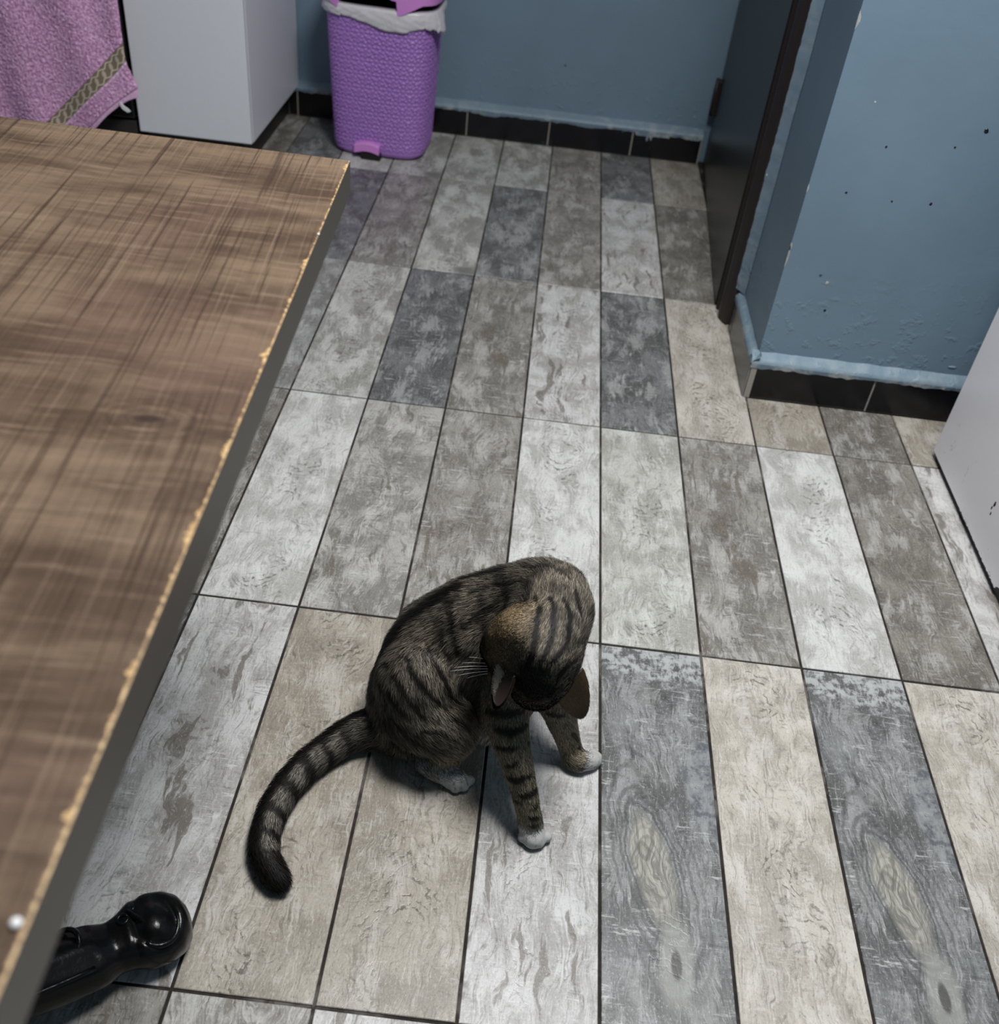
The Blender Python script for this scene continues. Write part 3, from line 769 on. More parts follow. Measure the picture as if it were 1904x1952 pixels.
# ------------------------------------------------------------------ tabby cat: skeleton as joints (x, y, z) and radii, metres
CHAINS = {
  'trunk': [((-0.1269, -0.155, 0.2114), 0.06), ((-0.1593, -0.15, 0.1808), 0.066), ((-0.2059, -0.155, 0.1417), 0.078), ((-0.2404, -0.175, 0.1042), 0.082), ((-0.2617, -0.2, 0.071), 0.072), ((-0.2697, -0.215, 0.0311), 0.058)],
  'withers': [((-0.1096, -0.165, 0.2831), 0.022), ((-0.1091, -0.16, 0.2673), 0.03), ((-0.1145, -0.165, 0.2571), 0.042), ((-0.1646, -0.13, 0.2197), 0.03), ((-0.2189, -0.12, 0.1707), 0.034), ((-0.2663, -0.13, 0.1206), 0.04)],
  'chest': [((-0.1076, -0.2, 0.2409), 0.052), ((-0.1197, -0.2, 0.1696), 0.055), ((-0.1413, -0.21, 0.114), 0.046), ((-0.1718, -0.22, 0.0652), 0.04)],
  'neck': [((-0.0981, -0.19, 0.2795), 0.04), ((-0.0947, -0.225, 0.2825), 0.044), ((-0.0976, -0.245, 0.2704), 0.042)],
  'head': [((-0.1034, -0.26, 0.2805), 0.044), ((-0.1071, -0.275, 0.2637), 0.047), ((-0.1098, -0.28, 0.2358), 0.043), ((-0.1117, -0.275, 0.2055), 0.036)],
  'cheek': [((-0.1348, -0.265, 0.2802), 0.036), ((-0.1556, -0.262, 0.2642), 0.028), ((-0.1663, -0.25, 0.2306), 0.022)],
  'muzzle': [((-0.1397, -0.262, 0.2342), 0.034), ((-0.1573, -0.245, 0.2005), 0.024), ((-0.1697, -0.225, 0.1699), 0.015)],
  'thigh': [((-0.2602, -0.225, 0.12), 0.06), ((-0.2519, -0.245, 0.0916), 0.056), ((-0.2292, -0.262, 0.0897), 0.048), ((-0.2077, -0.268, 0.0795), 0.034)],
  'shank': [((-0.209, -0.27, 0.0818), 0.032), ((-0.2182, -0.262, 0.0183), 0.026), ((-0.2228, -0.2829, 0.02), 0.02)],
  'hindfoot': [((-0.2377, -0.2777, 0.018), 0.018), ((-0.2111, -0.2901, 0.017), 0.016), ((-0.1947, -0.2957, 0.014), 0.0145)],
  'farthigh': [((-0.2306, -0.14, 0.0385), 0.055), ((-0.1893, -0.15, 0.0114), 0.045), ((-0.1639, -0.17, 0.005), 0.03)],
  'farfoot': [((-0.1813, -0.1974, 0.018), 0.018), ((-0.1509, -0.1989, 0.014), 0.014)],
  'rightarm': [((-0.1369, -0.225, 0.1839), 0.044), ((-0.1416, -0.25, 0.1607), 0.038), ((-0.1444, -0.275, 0.1383), 0.031), ((-0.1343, -0.298, 0.1215), 0.025), ((-0.1216, -0.318, 0.0963), 0.0205), ((-0.1087, -0.336, 0.0682), 0.0178), ((-0.0982, -0.352, 0.0421), 0.016), ((-0.0923, -0.3558, 0.016), 0.0165)],
  'rightpaw': [((-0.0915, -0.3573, 0.016), 0.017), ((-0.0879, -0.3665, 0.012), 0.0155)],
  'leftarm': [((-0.0904, -0.205, 0.1598), 0.038), ((-0.0794, -0.215, 0.1206), 0.03), ((-0.0671, -0.222, 0.0821), 0.022), ((-0.0562, -0.226, 0.0553), 0.0185), ((-0.0477, -0.228, 0.0306), 0.0165), ((-0.0403, -0.2386, 0.0165), 0.0165), ((-0.0306, -0.2417, 0.0155), 0.0155)],
  'leftpaw': [((-0.0343, -0.2413, 0.0155), 0.016), ((-0.0209, -0.2379, 0.0135), 0.0145), ((-0.0134, -0.2357, 0.012), 0.0125)],
  'tail': [((-0.2924, -0.22, 0.0307), 0.032), ((-0.322, -0.235, 0.0231), 0.0285), ((-0.3479, -0.252, 0.026), 0.023), ((-0.372, -0.2747, 0.022), 0.0205), ((-0.3942, -0.303, 0.021), 0.02), ((-0.4124, -0.3382, 0.02), 0.0195), ((-0.4225, -0.3748, 0.019), 0.019), ((-0.4244, -0.4088, 0.018), 0.018), ((-0.419, -0.4371, 0.0175), 0.0175), ((-0.4062, -0.4564, 0.017), 0.0168), ((-0.3937, -0.4681, 0.016), 0.015)],
}
TOES = [((-0.1011, -0.3664, 0.009), 0.0078), ((-0.0919, -0.3728, 0.009), 0.0078), ((-0.0798, -0.3711, 0.009), 0.0078), ((-0.0707, -0.3615, 0.009), 0.0078), ((-0.2052, -0.2992, 0.0085), 0.0078), ((-0.1961, -0.3045, 0.0085), 0.0078), ((-0.1852, -0.3004, 0.0085), 0.0078), ((-0.1785, -0.2902, 0.0085), 0.0078), ((-0.0129, -0.2404, 0.009), 0.0078), ((-0.0063, -0.2342, 0.009), 0.0078), ((-0.0056, -0.2261, 0.009), 0.0078), ((-0.0115, -0.2216, 0.009), 0.0078), ((-0.1449, -0.2016, 0.008), 0.0075), ((-0.1394, -0.1952, 0.008), 0.0075)]
# dark stripes of the coat: half width, strength, points on the skin
STRIPES = [
  (0.015, 1, [(-0.2204, -0.1359, 0.2179), (-0.256, -0.1465, 0.1946), (-0.2854, -0.1518, 0.1657), (-0.3052, -0.1771, 0.1496), (-0.3221, -0.1819, 0.1002), (-0.3214, -0.2264, 0.0909)]),
  (0.0036, 1, [(-0.2508, -0.2068, 0.1798), (-0.2431, -0.2313, 0.1737), (-0.2269, -0.2507, 0.158), (-0.2107, -0.2592, 0.1327)]),
  (0.0036, 1, [(-0.2769, -0.2288, 0.1739), (-0.2683, -0.2493, 0.1702), (-0.2519, -0.2624, 0.1619), (-0.2399, -0.2677, 0.1519), (-0.2244, -0.2716, 0.1357)]),
  (0.0034, 0.95, [(-0.3034, -0.2232, 0.1568), (-0.2871, -0.2527, 0.1615), (-0.2726, -0.2703, 0.1529), (-0.2586, -0.2795, 0.1388), (-0.2464, -0.2861, 0.1282)]),
  (0.0032, 0.95, [(-0.3072, -0.2477, 0.1428), (-0.2967, -0.2616, 0.1444), (-0.2876, -0.2709, 0.1385), (-0.2756, -0.2811, 0.1291), (-0.2673, -0.2858, 0.1249)]),
  (0.003, 0.95, [(-0.3012, -0.2661, 0.094), (-0.2936, -0.271, 0.0721), (-0.286, -0.2659, 0.0424), (-0.2687, -0.2704, 0.0357), (-0.2557, -0.2687, 0.0257)]),
  (0.0028, 0.95, [(-0.29, -0.2779, 0.114), (-0.2793, -0.2877, 0.1059), (-0.267, -0.2951, 0.0973), (-0.2495, -0.3021, 0.0935), (-0.2335, -0.307, 0.0866)]),
  (0.003, 0.9, [(-0.2536, -0.294, 0.1167), (-0.2385, -0.2963, 0.1182), (-0.2239, -0.2987, 0.1156), (-0.2066, -0.2981, 0.1064)]),
  (0.003, 0.9, [(-0.216, -0.2815, 0.1284), (-0.1999, -0.2806, 0.1187), (-0.1902, -0.2809, 0.108)]),
  (0.0032, 0.9, [(-0.2345, -0.1874, 0.2029), (-0.2291, -0.2121, 0.1853), (-0.2176, -0.2223, 0.1744)]),
  (0.004, 1, [(-0.2225, -0.1676, 0.2173), (-0.2211, -0.1876, 0.2095), (-0.216, -0.2029, 0.1996), (-0.2092, -0.2175, 0.1847)]),
  (0.006, 0.9, [(-0.2055, -0.193, 0.2108), (-0.2023, -0.1965, 0.2092)]),
  (0.0045, 0.9, [(-0.227, -0.1797, 0.2121), (-0.2326, -0.1489, 0.2118), (-0.2194, -0.1149, 0.2109), (-0.1771, -0.126, 0.2448), (-0.156, -0.1443, 0.27)]),
  (0.0035, 0.8, [(-0.1991, -0.1951, 0.2112), (-0.1918, -0.1872, 0.2209), (-0.1719, -0.1827, 0.2391), (-0.1476, -0.1985, 0.2701)]),
  (0.003, 0.8, [(-0.2017, -0.1547, 0.2275), (-0.1722, -0.1573, 0.2494), (-0.1402, -0.1803, 0.2833)]),
  (0.0035, 0.8, [(-0.1354, -0.1614, 0.2901), (-0.1107, -0.1869, 0.3151), (-0.0882, -0.214, 0.3222)]),
  (0.0038, 1, [(-0.1292, -0.2376, 0.3072), (-0.1232, -0.2663, 0.3166), (-0.1253, -0.2871, 0.3069), (-0.1237, -0.2983, 0.2977), (-0.1251, -0.3103, 0.2836), (-0.1288, -0.3142, 0.2635)]),
  (0.0036, 1, [(-0.112, -0.2458, 0.3191), (-0.106, -0.2649, 0.3216), (-0.1046, -0.2901, 0.3092), (-0.1083, -0.3062, 0.2947), (-0.1158, -0.315, 0.2797)]),
  (0.0036, 1, [(-0.0947, -0.2442, 0.3205), (-0.0885, -0.2594, 0.3191), (-0.0843, -0.2803, 0.3105), (-0.0865, -0.296, 0.2983), (-0.0937, -0.3075, 0.2907), (-0.1033, -0.3151, 0.282)]),
  (0.0032, 1, [(-0.0821, -0.227, 0.3217), (-0.0761, -0.2463, 0.3134), (-0.071, -0.2621, 0.3064)]),
  (0.003, 0.9, [(-0.0717, -0.2975, 0.2764), (-0.0825, -0.3093, 0.2766), (-0.0912, -0.3162, 0.2645), (-0.0931, -0.317, 0.2464)]),
  (0.02, 1, [(-0.1274, -0.3162, 0.2409), (-0.1022, -0.3197, 0.2403)]),  # crown patches, here and next: black fur plus painted shade of the bent head
  (0.014, 0.9, [(-0.112, -0.3184, 0.2696), (-0.1284, -0.3154, 0.2492)]),
  (0.005, 1, [(-0.1667, -0.2849, 0.1566), (-0.1468, -0.2923, 0.1633), (-0.1223, -0.2838, 0.1637)]),
  (0.005, 1, [(-0.1541, -0.3036, 0.1449), (-0.1362, -0.3063, 0.1466), (-0.1171, -0.2906, 0.1441)]),
  (0.0036, 1, [(-0.1597, -0.2548, 0.0607), (-0.1487, -0.3155, 0.1255), (-0.1336, -0.32, 0.1302), (-0.1117, -0.3045, 0.1269)]),
  (0.0036, 1, [(-0.1372, -0.3279, 0.1056), (-0.1228, -0.3289, 0.1141)]),
  (0.004, 1, [(-0.132, -0.3345, 0.0916), (-0.1201, -0.3396, 0.0956), (-0.1043, -0.3305, 0.0982)]),
  (0.0042, 1, [(-0.1149, -0.3485, 0.077), (-0.1024, -0.3473, 0.0779), (-0.0941, -0.3337, 0.0748)]),
  (0.0024, 0.9, [(-0.1196, -0.3481, 0.0641), (-0.1097, -0.3536, 0.0686)]),
  (0.0026, 0.9, [(-0.1013, -0.3576, 0.0614), (-0.0909, -0.351, 0.0607)]),
  (0.0028, 1, [(-0.0987, -0.3625, 0.052), (-0.0876, -0.3594, 0.0473)]),
  (0.0026, 0.9, [(-0.0967, -0.3665, 0.0422), (-0.0821, -0.3582, 0.0349)]),
  (0.005, 1, [(-0.0865, -0.2418, 0.1127), (-0.0687, -0.2424, 0.1103)]),
  (0.003, 0.8, [(-0.0495, -0.2378, 0.0717), (-0.0396, -0.2338, 0.0514)]),
  (0.0022, 0.9, [(-0.0383, -0.2363, 0.0432), (-0.0327, -0.2357, 0.0343)]),
]
TOE_SHADE = [  # dark lines between the toes: crease shade painted into the coat colour
  (0.001, 0.75, [(-0.0891, -0.3723, 0.0257), (-0.0852, -0.3807, 0.0134)]),
  (0.0008, 0.5, [(-0.0981, -0.3726, 0.0217), (-0.0965, -0.3777, 0.0157)]),
  (0.001, 0.7, [(-0.1998, -0.3054, 0.0232), (-0.1957, -0.3105, 0.0124)]),
  (0.001, 0.7, [(-0.1846, -0.2965, 0.0231), (-0.1797, -0.3016, 0.0125)]),
  (0.001, 0.6, [(-0.1901, -0.3042, 0.0234), (-0.1876, -0.3076, 0.0124)]),
  (0.0009, 0.6, [(-0.0164, -0.2462, 0.0233), (-0.0039, -0.2399, 0.0173)]),
  (0.0009, 0.6, [(-0.0157, -0.2496, 0.0186), (-0.0056, -0.2441, 0.0095)]),
]
WHISK = [(-1,.05,.35,.040),(-1,.0,.15,.045),(-1,-.05,.05,.055),(-1,-.05,-.02,.060),(-1,0,-.15,.050),(-1,.1,-.3,.040)]
def sphere_template(sub):
    bm = bmesh.new(); bmesh.ops.create_icosphere(bm, subdivisions=sub, radius=1)
    v = np.array([tuple(x.co) for x in bm.verts]); f = np.array([[x.index for x in y.verts] for y in bm.faces]); bm.free(); return v, f
def build_body():
    tv, tf = sphere_template(2)
    V = []; F = []; n = 0
    def put(c, r, sq=(1, 1, 1)):
        nonlocal n
        V.append(tv * r * np.array(sq) + np.array(c)); F.append(tf + n); n += len(tv)
    for nm, ch in CHAINS.items():
        for (a, ra), (b, rb) in zip(ch[:-1], ch[1:]):
            a = np.array(a); b = np.array(b); d = np.linalg.norm(b - a); k = max(2, int(d / (min(ra, rb) * .22)))
            for i in range(k + 1):
                t = i / k; t2 = t * t * (3 - 2 * t)
                put(a + (b - a) * t, ra + (rb - ra) * t2)
    for c, r in TOES: put(c, r, (1, 1, .95))
    V = np.concatenate(V); F = np.concatenate(F)
    me = bpy.data.meshes.new('tmp'); me.from_pydata(V.tolist(), [], F.tolist())
    o = bpy.data.objects.new('tmp', me); sc.collection.objects.link(o)
    r = o.modifiers.new('r', 'REMESH'); r.mode = 'VOXEL'; r.voxel_size = .0026; r.use_smooth_shade = True
    s = o.modifiers.new('s', 'SMOOTH'); s.factor = .5; s.iterations = 2
    dg = bpy.context.evaluated_depsgraph_get(); me2 = bpy.data.meshes.new_from_object(o.evaluated_get(dg))
    bpy.data.objects.remove(o); bpy.data.meshes.remove(me)
    N = len(me2.vertices); co = np.empty(N * 3, np.float32); me2.vertices.foreach_get('co', co); co = co.reshape(-1, 3)
    # smooth the big forms further, keep the paws crisp
    ed = np.empty(len(me2.edges) * 2, np.int32); me2.edges.foreach_get('vertices', ed); ed = ed.reshape(-1, 2)
    deg = np.zeros(N); np.add.at(deg, ed[:, 0], 1); np.add.at(deg, ed[:, 1], 1)
    toe = np.array([c for c, r in TOES]); dm = np.min(np.linalg.norm(co[:, None] - toe[None], axis=2), 1)
    wgt = np.clip((dm - .014) / .03, 0, 1)[:, None] * .6
    for _ in range(22):
        acc = np.zeros((N, 3)); np.add.at(acc, ed[:, 0], co[ed[:, 1]]); np.add.at(acc, ed[:, 1], co[ed[:, 0]])
        co = co + (acc / deg[:, None] - co) * wgt
    co[:, 2] = np.maximum(co[:, 2], .0012)
    me2.vertices.foreach_set('co', co.astype(np.float32).ravel()); me2.update()
    return me2
# bone table for regions and hair direction
BN = []
for nm, chn in CHAINS.items():
    for (a, ra), (b, rb) in zip(chn[:-1], chn[1:]): BN.append((nm, np.array(a), np.array(b), ra, rb))
NAMES = [b[0] for b in BN]
REV = {'trunk': 1, 'withers': 1, 'chest': 1, 'neck': -1, 'head': -1, 'cheek': -1, 'muzzle': -1}
def bone_dist(P):
    """signed distance of each point to each bone's capsule, and position along it"""
    D = np.empty((len(P), len(BN)), np.float32); T = np.empty_like(D)
    for j, (nm, a, b, ra, rb) in enumerate(BN):
        ab = b - a; t = np.clip(((P - a) @ ab) / (ab @ ab), 0, 1)
        D[:, j] = np.linalg.norm(P - a - t[:, None] * ab, axis=1) - (ra + (rb - ra) * t); T[:, j] = t
    return D, T
def seg_dist(P, pts):
    d = np.full(len(P), 9., np.float32); tt = np.zeros(len(P), np.float32)
    for i, (a, b) in enumerate(zip(pts[:-1], pts[1:])):
        a = np.array(a); b = np.array(b); ab = b - a; t = np.clip(((P - a) @ ab) / max(ab @ ab, 1e-9), 0, 1)
        q = np.linalg.norm(P - a - t[:, None] * ab, axis=1); m = q < d; d[m] = q[m]; tt[m] = (i + t[m]) / (len(pts) - 1)
    return d, tt
def smst(x, a, b): t = np.clip((x - a) / (b - a), 0, 1); return t * t * (3 - 2 * t)
def vnoise(P, s, seed=0):
    q = P * s + seed; i = np.floor(q).astype(int); f = q - i; f = f * f * (3 - 2 * f)
    def h(a): 
        n = (a[:, 0] * 73856093) ^ (a[:, 1] * 19349663) ^ (a[:, 2] * 83492791); n = (n ^ (n >> 13)) * 1274126177 & 0x7fffffff
        return (n % 10007) / 10007.
    r = 0
    for dx in (0, 1):
        for dy in (0, 1):
            for dz in (0, 1):
                w_ = (f[:, 0] if dx else 1 - f[:, 0]) * (f[:, 1] if dy else 1 - f[:, 1]) * (f[:, 2] if dz else 1 - f[:, 2])
                r = r + w_ * h(i + np.array((dx, dy, dz)))
    return r
TAILP = np.array([p for p, r in CHAINS['tail']])
def coat(P, Nn):
    """coat colour (linear), darkness of the stripe, hair length, hair direction for surface points"""
    D, T = bone_dist(P); Wt = np.exp(-np.maximum(D, -.02) / .006); Wt /= Wt.sum(1, keepdims=True)
    reg = {}
    for nm in CHAINS: reg[nm] = Wt[:, [j for j, x in enumerate(NAMES) if x == nm]].sum(1)
    base = np.tile(np.array([.235, .205, .160]), (len(P), 1))
    grey = np.array([.250, .225, .190]); tan = np.array([.33, .235, .125]); pale = np.array([.55, .52, .46]); white = np.array([.74, .72, .70])
    leg = reg['rightarm'] + reg['leftarm']; z = P[:, 2]
    m = (leg * smst(z, .22, .05))[:, None]; base = base * (1 - m) + np.array([.38, .32, .215]) * m
    m = (reg['shank'] + reg['thigh'] * smst(z, .075, .03))[:, None].clip(0, 1) * .7; base = base * (1 - m) + np.array([.42, .34, .22]) * m
    m = (reg['cheek'] + reg['muzzle'])[:, None].clip(0, 1); base = base * (1 - m) + tan * m
    m = (reg['tail'])[:, None]; base = base * (1 - m) + grey * m
    # pale belly between the legs
    m = (reg['chest'] * smst(z, .13, .06) + reg['farthigh'] * smst(z, .12, .05)).clip(0, 1)[:, None] * .8; base = base * (1 - m) + pale * m
    # white paws
    toe = np.array([c for c, r in TOES]); dm = np.min(np.linalg.norm(P[:, None] - toe[None], axis=2), 1)
    wm = smst(dm + .006 * (vnoise(P, 150.) - .5), .027, .019)
    wm = np.maximum(wm, (reg['hindfoot'] + reg['farfoot']) * smst(z, .05, .03))
    base = base * (1 - wm[:, None]) + white * wm[:, None]
    dark = np.zeros(len(P))
    jit = (vnoise(P, 120., 5.) - .5) * .0035 + (vnoise(P, 320., 2.) - .5) * .0025
    for wd, k, pts in STRIPES:
        d, t = seg_dist(P, pts); wl = 1.3 * wd * (.55 + .45 * np.sin(np.pi * np.clip(t, .02, .98)) ** .6)
        dark = np.maximum(dark, k * smst(d + jit, wl * 1.35, wl * .55))
    # tail: dark line along the outer side, rings, black tip
    dt, tt = seg_dist(P, TAILP); tl = reg['tail'] > .4
    arc = tt * (len(TAILP) - 1)
    j0 = np.clip(arc.astype(int), 0, len(TAILP) - 2); axis = TAILP[j0 + 1] - TAILP[j0]; axis /= np.linalg.norm(axis, axis=1)[:, None]
    outer = np.cross(axis, np.array([0, 0, 1.])); outer /= np.linalg.norm(outer, axis=1)[:, None]
    cen = TAILP[j0] + (arc - j0)[:, None] * (TAILP[j0 + 1] - TAILP[j0])
    off = ((P - cen) * outer).sum(1) / .019                              # + on the outer (back) side
    rings = .5 + .5 * np.cos(arc * 2 * np.pi * .98 + .5 * off)
    td = np.maximum(smst(off + 3 * jit / .01 * .1, -.12, .28), smst(rings + (vnoise(P, 90., 8.) - .5) * .5, .46, .70) * smst(arc, 1.4, 2.4) * .95)
    td = np.maximum(td, smst(arc, 8.1, 8.6)); td = np.maximum(td, .4 * (arc < 2.0))
    dark = np.where(tl, np.maximum(td, 0), dark)
    dark = dark * (1 - wm)
    for wd, k, pts in TOE_SHADE:
        d, t = seg_dist(P, pts); dark = np.maximum(dark, k * smst(d, wd * 1.5, wd * .5))
    # overall mottling
    mot = vnoise(P, 55., 3.) * .6 + vnoise(P, 140., 4.) * .4
    body = (reg['trunk'] + reg['withers'] + reg['neck'] + reg['head'] + reg['thigh']).clip(0, 1)
    dark = np.maximum(dark, .55 * smst(mot, .52, .66) * body * (1 - wm))
    ln = .0125 * (reg['trunk'] + reg['withers'] + reg['thigh'] + reg['farthigh'] + reg['chest']) + .0125 * reg['tail'] + .0085 * (reg['neck'] + .9 * reg['head']) + .0045 * (reg['cheek'] + reg['muzzle']) \
        + .0085 * reg['shank'] + .0062 * leg + .0028 * (reg['rightpaw'] + reg['leftpaw']) + .0045 * (reg['hindfoot'] + reg['farfoot'])
    ln = ln * (1 - .65 * smst(dm, .024, .012))
    fl = np.zeros_like(P)
    for j, (nm, a, b, ra, rb) in enumerate(BN):
        d = (b - a) / np.linalg.norm(b - a); fl += Wt[:, j:j + 1] * d * REV.get(nm, 1)
    return base, dark.clip(0, 1), ln, fl, wm, reg

cat = empty('cat', (-.19, -.25, 0))
tag(cat, 'brown striped tabby cat with white paws sitting on the tiles, head bent down to groom', 'cat')
body_me = build_body(); body_me.name = 'body'
body = link(bpy.data.objects.new('body', body_me), cat); body.location = -cat.location
N = len(body_me.vertices); co = np.empty(N * 3, np.float32); body_me.vertices.foreach_get('co', co); co = co.reshape(-1, 3).astype(float)
nr = np.empty(N * 3, np.float32); body_me.vertices.foreach_get('normal', nr); nr = nr.reshape(-1, 3).astype(float)
base, dark, ln, fl, wm, reg = coat(co, nr)
DARKC = np.array([.012, .010, .0085])
colr = (base * .55) * (1 - dark[:, None]) + DARKC * dark[:, None]
ca_ = body_me.color_attributes.new('coat', 'FLOAT_COLOR', 'POINT'); ca_.data.foreach_set('color', np.c_[colr, np.ones(N)].astype(np.float32).ravel())
body_me.polygons.foreach_set('use_smooth', [True] * len(body_me.polygons))
g = G('cat_skin_and_underfur', .85, .15); g.col(g.n('ShaderNodeAttribute', 0, {'attribute_name': 'coat'})); g.bump(g.noise(g.obj(), 900., 2), .3, .001)
body_me.materials.clear(); body_me.materials.append(g.m)

def fur(name, P, Nn, length, flow, colour, tipk, width, mat, parent, seg=3, lift=.45, wob=.35, seed=1):
    r = np.random.default_rng(seed); n = len(P)
    t = flow - (flow * Nn).sum(1, keepdims=True) * Nn; tl = np.linalg.norm(t, axis=1, keepdims=True); t = t / np.maximum(tl, 1e-6)
    # combing noise: clumps lean together
    cl = np.stack([vnoise(P, 70., 11.), vnoise(P, 70., 23.), vnoise(P, 70., 37.)], 1) - .5
    t = t + wob * 1.6 * cl + wob * .8 * r.normal(size=(n, 3)) * .5
    t = t - (t * Nn).sum(1, keepdims=True) * Nn; t /= np.maximum(np.linalg.norm(t, axis=1, keepdims=True), 1e-6)
    L_ = length * r.uniform(.65, 1.15, n)
    lf = lift * r.uniform(.6, 1.3, n)
    side = np.cross(Nn, t)
    tilt = r.normal(size=(n, 1)) * .5; side = side + Nn * tilt; side /= np.linalg.norm(side, axis=1, keepdims=True)
    V = np.empty((n, 2 * seg + 1, 3)); C = np.empty((n, 2 * seg + 1, 3)); NN = np.empty_like(V)
    root = P - Nn * .0006
    for k in range(seg + 1):
        f = k / seg
        p = root + (L_ * f)[:, None] * (Nn * (lf * (1 - .45 * f) + .12)[:, None] + t * (.55 + .45 * f))
        p[:, 2] = np.maximum(p[:, 2], .0008 + .0012 * f)
        wv = width * (1 - .75 * f)
        shade = .45 + .55 * f
        c = colour * shade if tipk is None else colour * (1 - f * 0) * (.5 + .5 * f) + tipk * f ** 2
        if k < seg:
            V[:, 2 * k] = p - side * wv; V[:, 2 * k + 1] = p + side * wv; C[:, 2 * k] = C[:, 2 * k + 1] = c
        else: V[:, 2 * k] = p; C[:, 2 * k] = c
    nrm = Nn * .85 + t * .25; nrm /= np.linalg.norm(nrm, axis=1, keepdims=True)
    nn_ = np.repeat(nrm[:, None], 2 * seg + 1, 1)
    m = 2 * seg + 1; b0 = (np.arange(n) * m)[:, None]
    tri = []
    for k in range(seg - 1):
        q = 2 * k; tri += [b0 + np.array([q, q + 1, q + 3]), b0 + np.array([q, q + 3, q + 2])]
    q = 2 * (seg - 1); tri += [b0 + np.array([q, q + 1, q + 2])]
    F = np.stack(tri, 1).reshape(-1, 3); nf = len(F)
    me = bpy.data.meshes.new(name); me.vertices.add(n * m); me.vertices.foreach_set('co', V.astype(np.float32).ravel())
    me.loops.add(nf * 3); me.loops.foreach_set('vertex_index', F.astype(np.int32).ravel())
    me.polygons.add(nf); me.polygons.foreach_set('loop_start', np.arange(0, nf * 3, 3, dtype=np.int32))
    me.polygons.foreach_set('use_smooth', np.ones(nf, bool))
    me.update(calc_edges=True)
    a = me.color_attributes.new('coat', 'FLOAT_COLOR', 'POINT'); a.data.foreach_set('color', np.concatenate([C, np.ones((n, m, 1))], 2).astype(np.float32).ravel())
    a = me.attributes.new('skin_normal', 'FLOAT_VECTOR', 'POINT'); a.data.foreach_set('vector', nn_.astype(np.float32).ravel())
    me.materials.append(mat)
    o = link(bpy.data.objects.new(name, me), parent); o['kind'] = 'stuff'; return o
g = G('fur', .62, .28); g.col(g.n('ShaderNodeAttribute', 0, {'attribute_name': 'coat'}))
nv = g.n('ShaderNodeVectorTransform', 0, {'vector_type': 'NORMAL', 'convert_from': 'OBJECT', 'convert_to': 'WORLD'}, Vector=g.n('ShaderNodeAttribute', 1, {'attribute_name': 'skin_normal'}))
gn = g.n('ShaderNodeNewGeometry', 1)
nm_ = g.n('ShaderNodeVectorMath', 0, {'operation': 'NORMALIZE'}, i0=nv); g.put(g.b.inputs['Normal'], nm_)
FURM = g.m
def sample(me, n, seed, wfun=None):
    r = np.random.default_rng(seed)
    me.calc_loop_triangles(); k = len(me.loop_triangles); tv = np.empty(k * 3, np.int32); me.loop_triangles.foreach_get('vertices', tv); tv = tv.reshape(-1, 3)
    A = co[tv[:, 0]]; B = co[tv[:, 1]]; C = co[tv[:, 2]]; ar = np.linalg.norm(np.cross(B - A, C - A), axis=1)
    if wfun is not None: ar = ar * wfun[tv].mean(1)
    id_ = r.choice(k, n, p=ar / ar.sum()); u = r.random(n); v = r.random(n); fl_ = u + v > 1; u[fl_] = 1 - u[fl_]; v[fl_] = 1 - v[fl_]; w_ = 1 - u - v
    t = tv[id_]; f = lambda X: X[t[:, 0]] * w_[:, None] + X[t[:, 1]] * u[:, None] + X[t[:, 2]] * v[:, None]
    nn = f(nr); nn /= np.linalg.norm(nn, axis=1, keepdims=True)
    return f(co), nn
short = smst(ln, .009, .004)
dens = 1 + 1.6 * short; dens = np.where(co[:, 2] < .002, .02, dens)
P, Nn = sample(body_me, 230000, 5, dens)
base, dark, ln_a, fl, wm, reg = coat(P, Nn)
ag = rng.random(len(P))
cc = base * (.45 + .8 * rng.random(len(P)))[:, None]
cc = np.where((ag < .38)[:, None], cc * .28, cc); cc = np.where((ag > .84)[:, None], cc * 1.9, cc)                        # agouti: some hairs dark to the tip
cc = cc * (1 - dark[:, None]) + DARKC * (.7 + .6 * rng.random(len(P)))[:, None] * dark[:, None]
tip = base * .55 * (1 - dark[:, None]) ** 2 * (rng.random(len(P)) < .45)[:, None]
fur('fur', P, Nn, ln_a, fl, cc, tip, .00042 + 0 * ln_a[:, None], FURM, cat, seg=2, lift=.55, seed=3).location = -cat.location

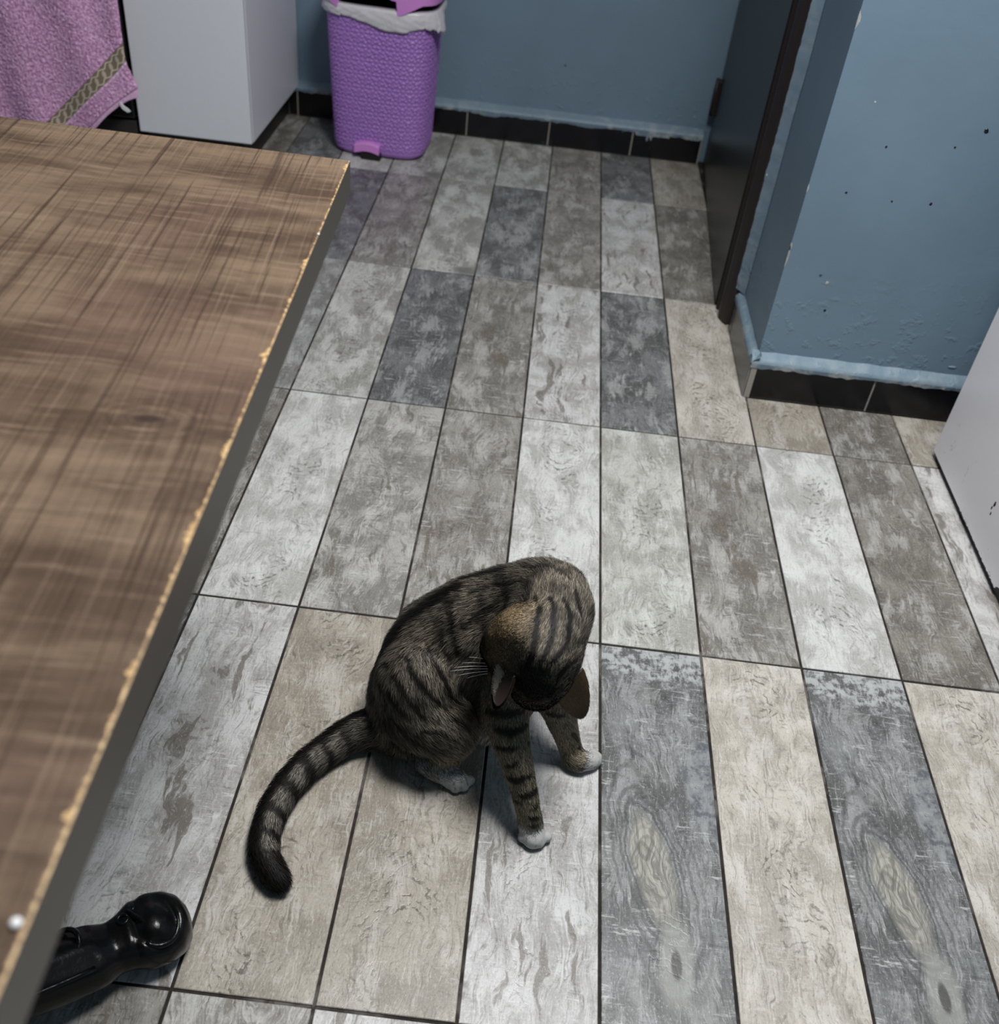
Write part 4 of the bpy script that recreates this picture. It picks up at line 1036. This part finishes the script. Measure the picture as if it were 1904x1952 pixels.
# ears: cupped shells with pale hair inside
def ear(base_c, tip, open_dir, wid, parent, tuft):
    b = Vector(base_c); t = Vector(tip); ax = (t - b); H = ax.length; ax.normalize()
    od = Vector(open_dir); od = (od - ax * od.dot(ax)).normalized(); sd = ax.cross(od)
    nu, nvv = 20, 18; V = []; F = []
    def pt(u, v, th=0):
        hw = wid * (1 - v ** 2.4) ** .62 + .0005
        cup = .85 * (1 - .5 * v)
        a = u * 1.25
        return b + ax * (v * H) + sd * (hw * math.sin(a) / math.sin(1.25)) - od * ((hw * cup) * math.cos(a) - hw * cup * .3 - th)
    for j in range(nvv + 1):
        for i in range(nu + 1): V.append(pt(-1 + 2 * i / nu, j / nvv))
    for j in range(nvv):
        for i in range(nu):
            q = j * (nu + 1) + i; F.append((q, q + 1, q + nu + 2, q + nu + 1))
    e = mobj('ear', V, F, EARM, parent, True); e.location = -cat.location
    md = e.modifiers.new('thickness', 'SOLIDIFY'); md.thickness = .0016; md.offset = 0
    e.data.materials.append(EARIN); md.material_offset = 1
    if e.data.polygons[nu * nvv // 2].normal.dot(od) > 0: e.data.materials.clear(); e.data.materials.append(EARIN); e.data.materials.append(EARM)
    # hair on the back and pale tufts on the inner rim
    r = np.random.default_rng(9); PP = []; NNn = []; FL = []; CC = []; LN = []
    for k in range(14000):
        u = r.uniform(-1, 1); v = r.uniform(0, 1) ** 1.2 * .98
        p = pt(u, v); pu = pt(u + .01, v) - p; pv = pt(u, v + .01) - p; nn = pu.cross(pv).normalized()
        if nn.dot(od) > 0: nn = -nn
        PP.append(p + nn * .0008); NNn.append(nn); FL.append(ax); 
        c = np.array([.20, .125, .065]) * r.uniform(.5, 1.25) * (1 - .75 * smst(v, .55, 1.0)) ; CC.append(c); LN.append(.0062)
    for k in range(1500 if tuft else 200):
        s_ = r.choice([-1, 1]) if not tuft else 1
        u = tuft * r.uniform(.35, 1.0) if tuft else s_ * r.uniform(.8, 1); v = r.uniform(.02, .80)
        p = pt(u, v); NNn.append((od * .7 - sd * (.9 * (1 if u > 0 else -1))).normalized()); PP.append(p + od * .001); FL.append(ax * .5 - sd * (1.2 if u > 0 else -1.2)); CC.append(np.array([.80, .74, .60]) * r.uniform(.6, 1.2)); LN.append(.013)
    PP, NNn, FL, CC, LN = map(lambda a: np.array([tuple(x) if not np.isscalar(x) else x for x in a]), (PP, NNn, FL, CC, LN))
    h = fur('ear_fur', PP, NNn, LN, FL, CC, None, .00028, FURM, e, seg=2, lift=.35, seed=4)
    return e
g = G('ear_skin', .7, .2); bf = g.n('ShaderNodeNewGeometry', 6); n = g.noise(g.obj(), 400., 3)
g.col(g.mix(n, (.045, .027, .016), (.080, .048, .028))); EARM = g.m
EARIN = plain('ear_inside', (.035, .020, .016), .7)  # shade of the ear hollow put into a dark colour
ear((-.1530, -.298, .248), (-.1585, -.318, .203), (-.80, -.55, .25), .018, cat, 1)
ear((-.0790, -.268, .222), (-.0490, -.280, .157), (.15, .80, -.55), .0225, cat, 0)
# whiskers, nose and eyes on the hidden face
WM = plain('whisker_white', (.80, .80, .78), .4)
mz = Vector((-.1600, -.262, .206))
for k, (dx, dy, dz, ln__) in enumerate(WHISK):
    d = Vector((dx, dy, dz)).normalized(); pts = []
    for i in range(9):
        f = i / 8; pts.append(mz + Vector((0, 0, .010 - .0035 * k)) + d * (ln__ * f) + Vector((0, 0, -.010 * f * f)))
    o = tube('whisker', [p - cat.location for p in pts], [.00042 * (1 - .7 * i / 8) for i in range(9)], WM, cat, 5)
def blob(nm, c, r, sq, mat):
    bm = bmesh.new(); q = bmesh.ops.create_icosphere(bm, subdivisions=3, radius=r)
    for v in q['verts']: v.co = Vector((v.co.x * sq[0], v.co.y * sq[1], v.co.z * sq[2])) + Vector(c) - cat.location
    return bobj(nm, bm, mat, cat, True)
blob('nose', (-.1765, -.214, .158), .0065, (1.2, .8, .8), plain('pink_nose', (.35, .14, .11), .5))
EYE = plain('amber_eye', (.30, .22, .03), .1)
blob('eye', (-.128, -.236, .190), .0085, (1, 1, 1), EYE); blob('eye', (-.150, -.240, .178), .0085, (1, 1, 1), EYE)
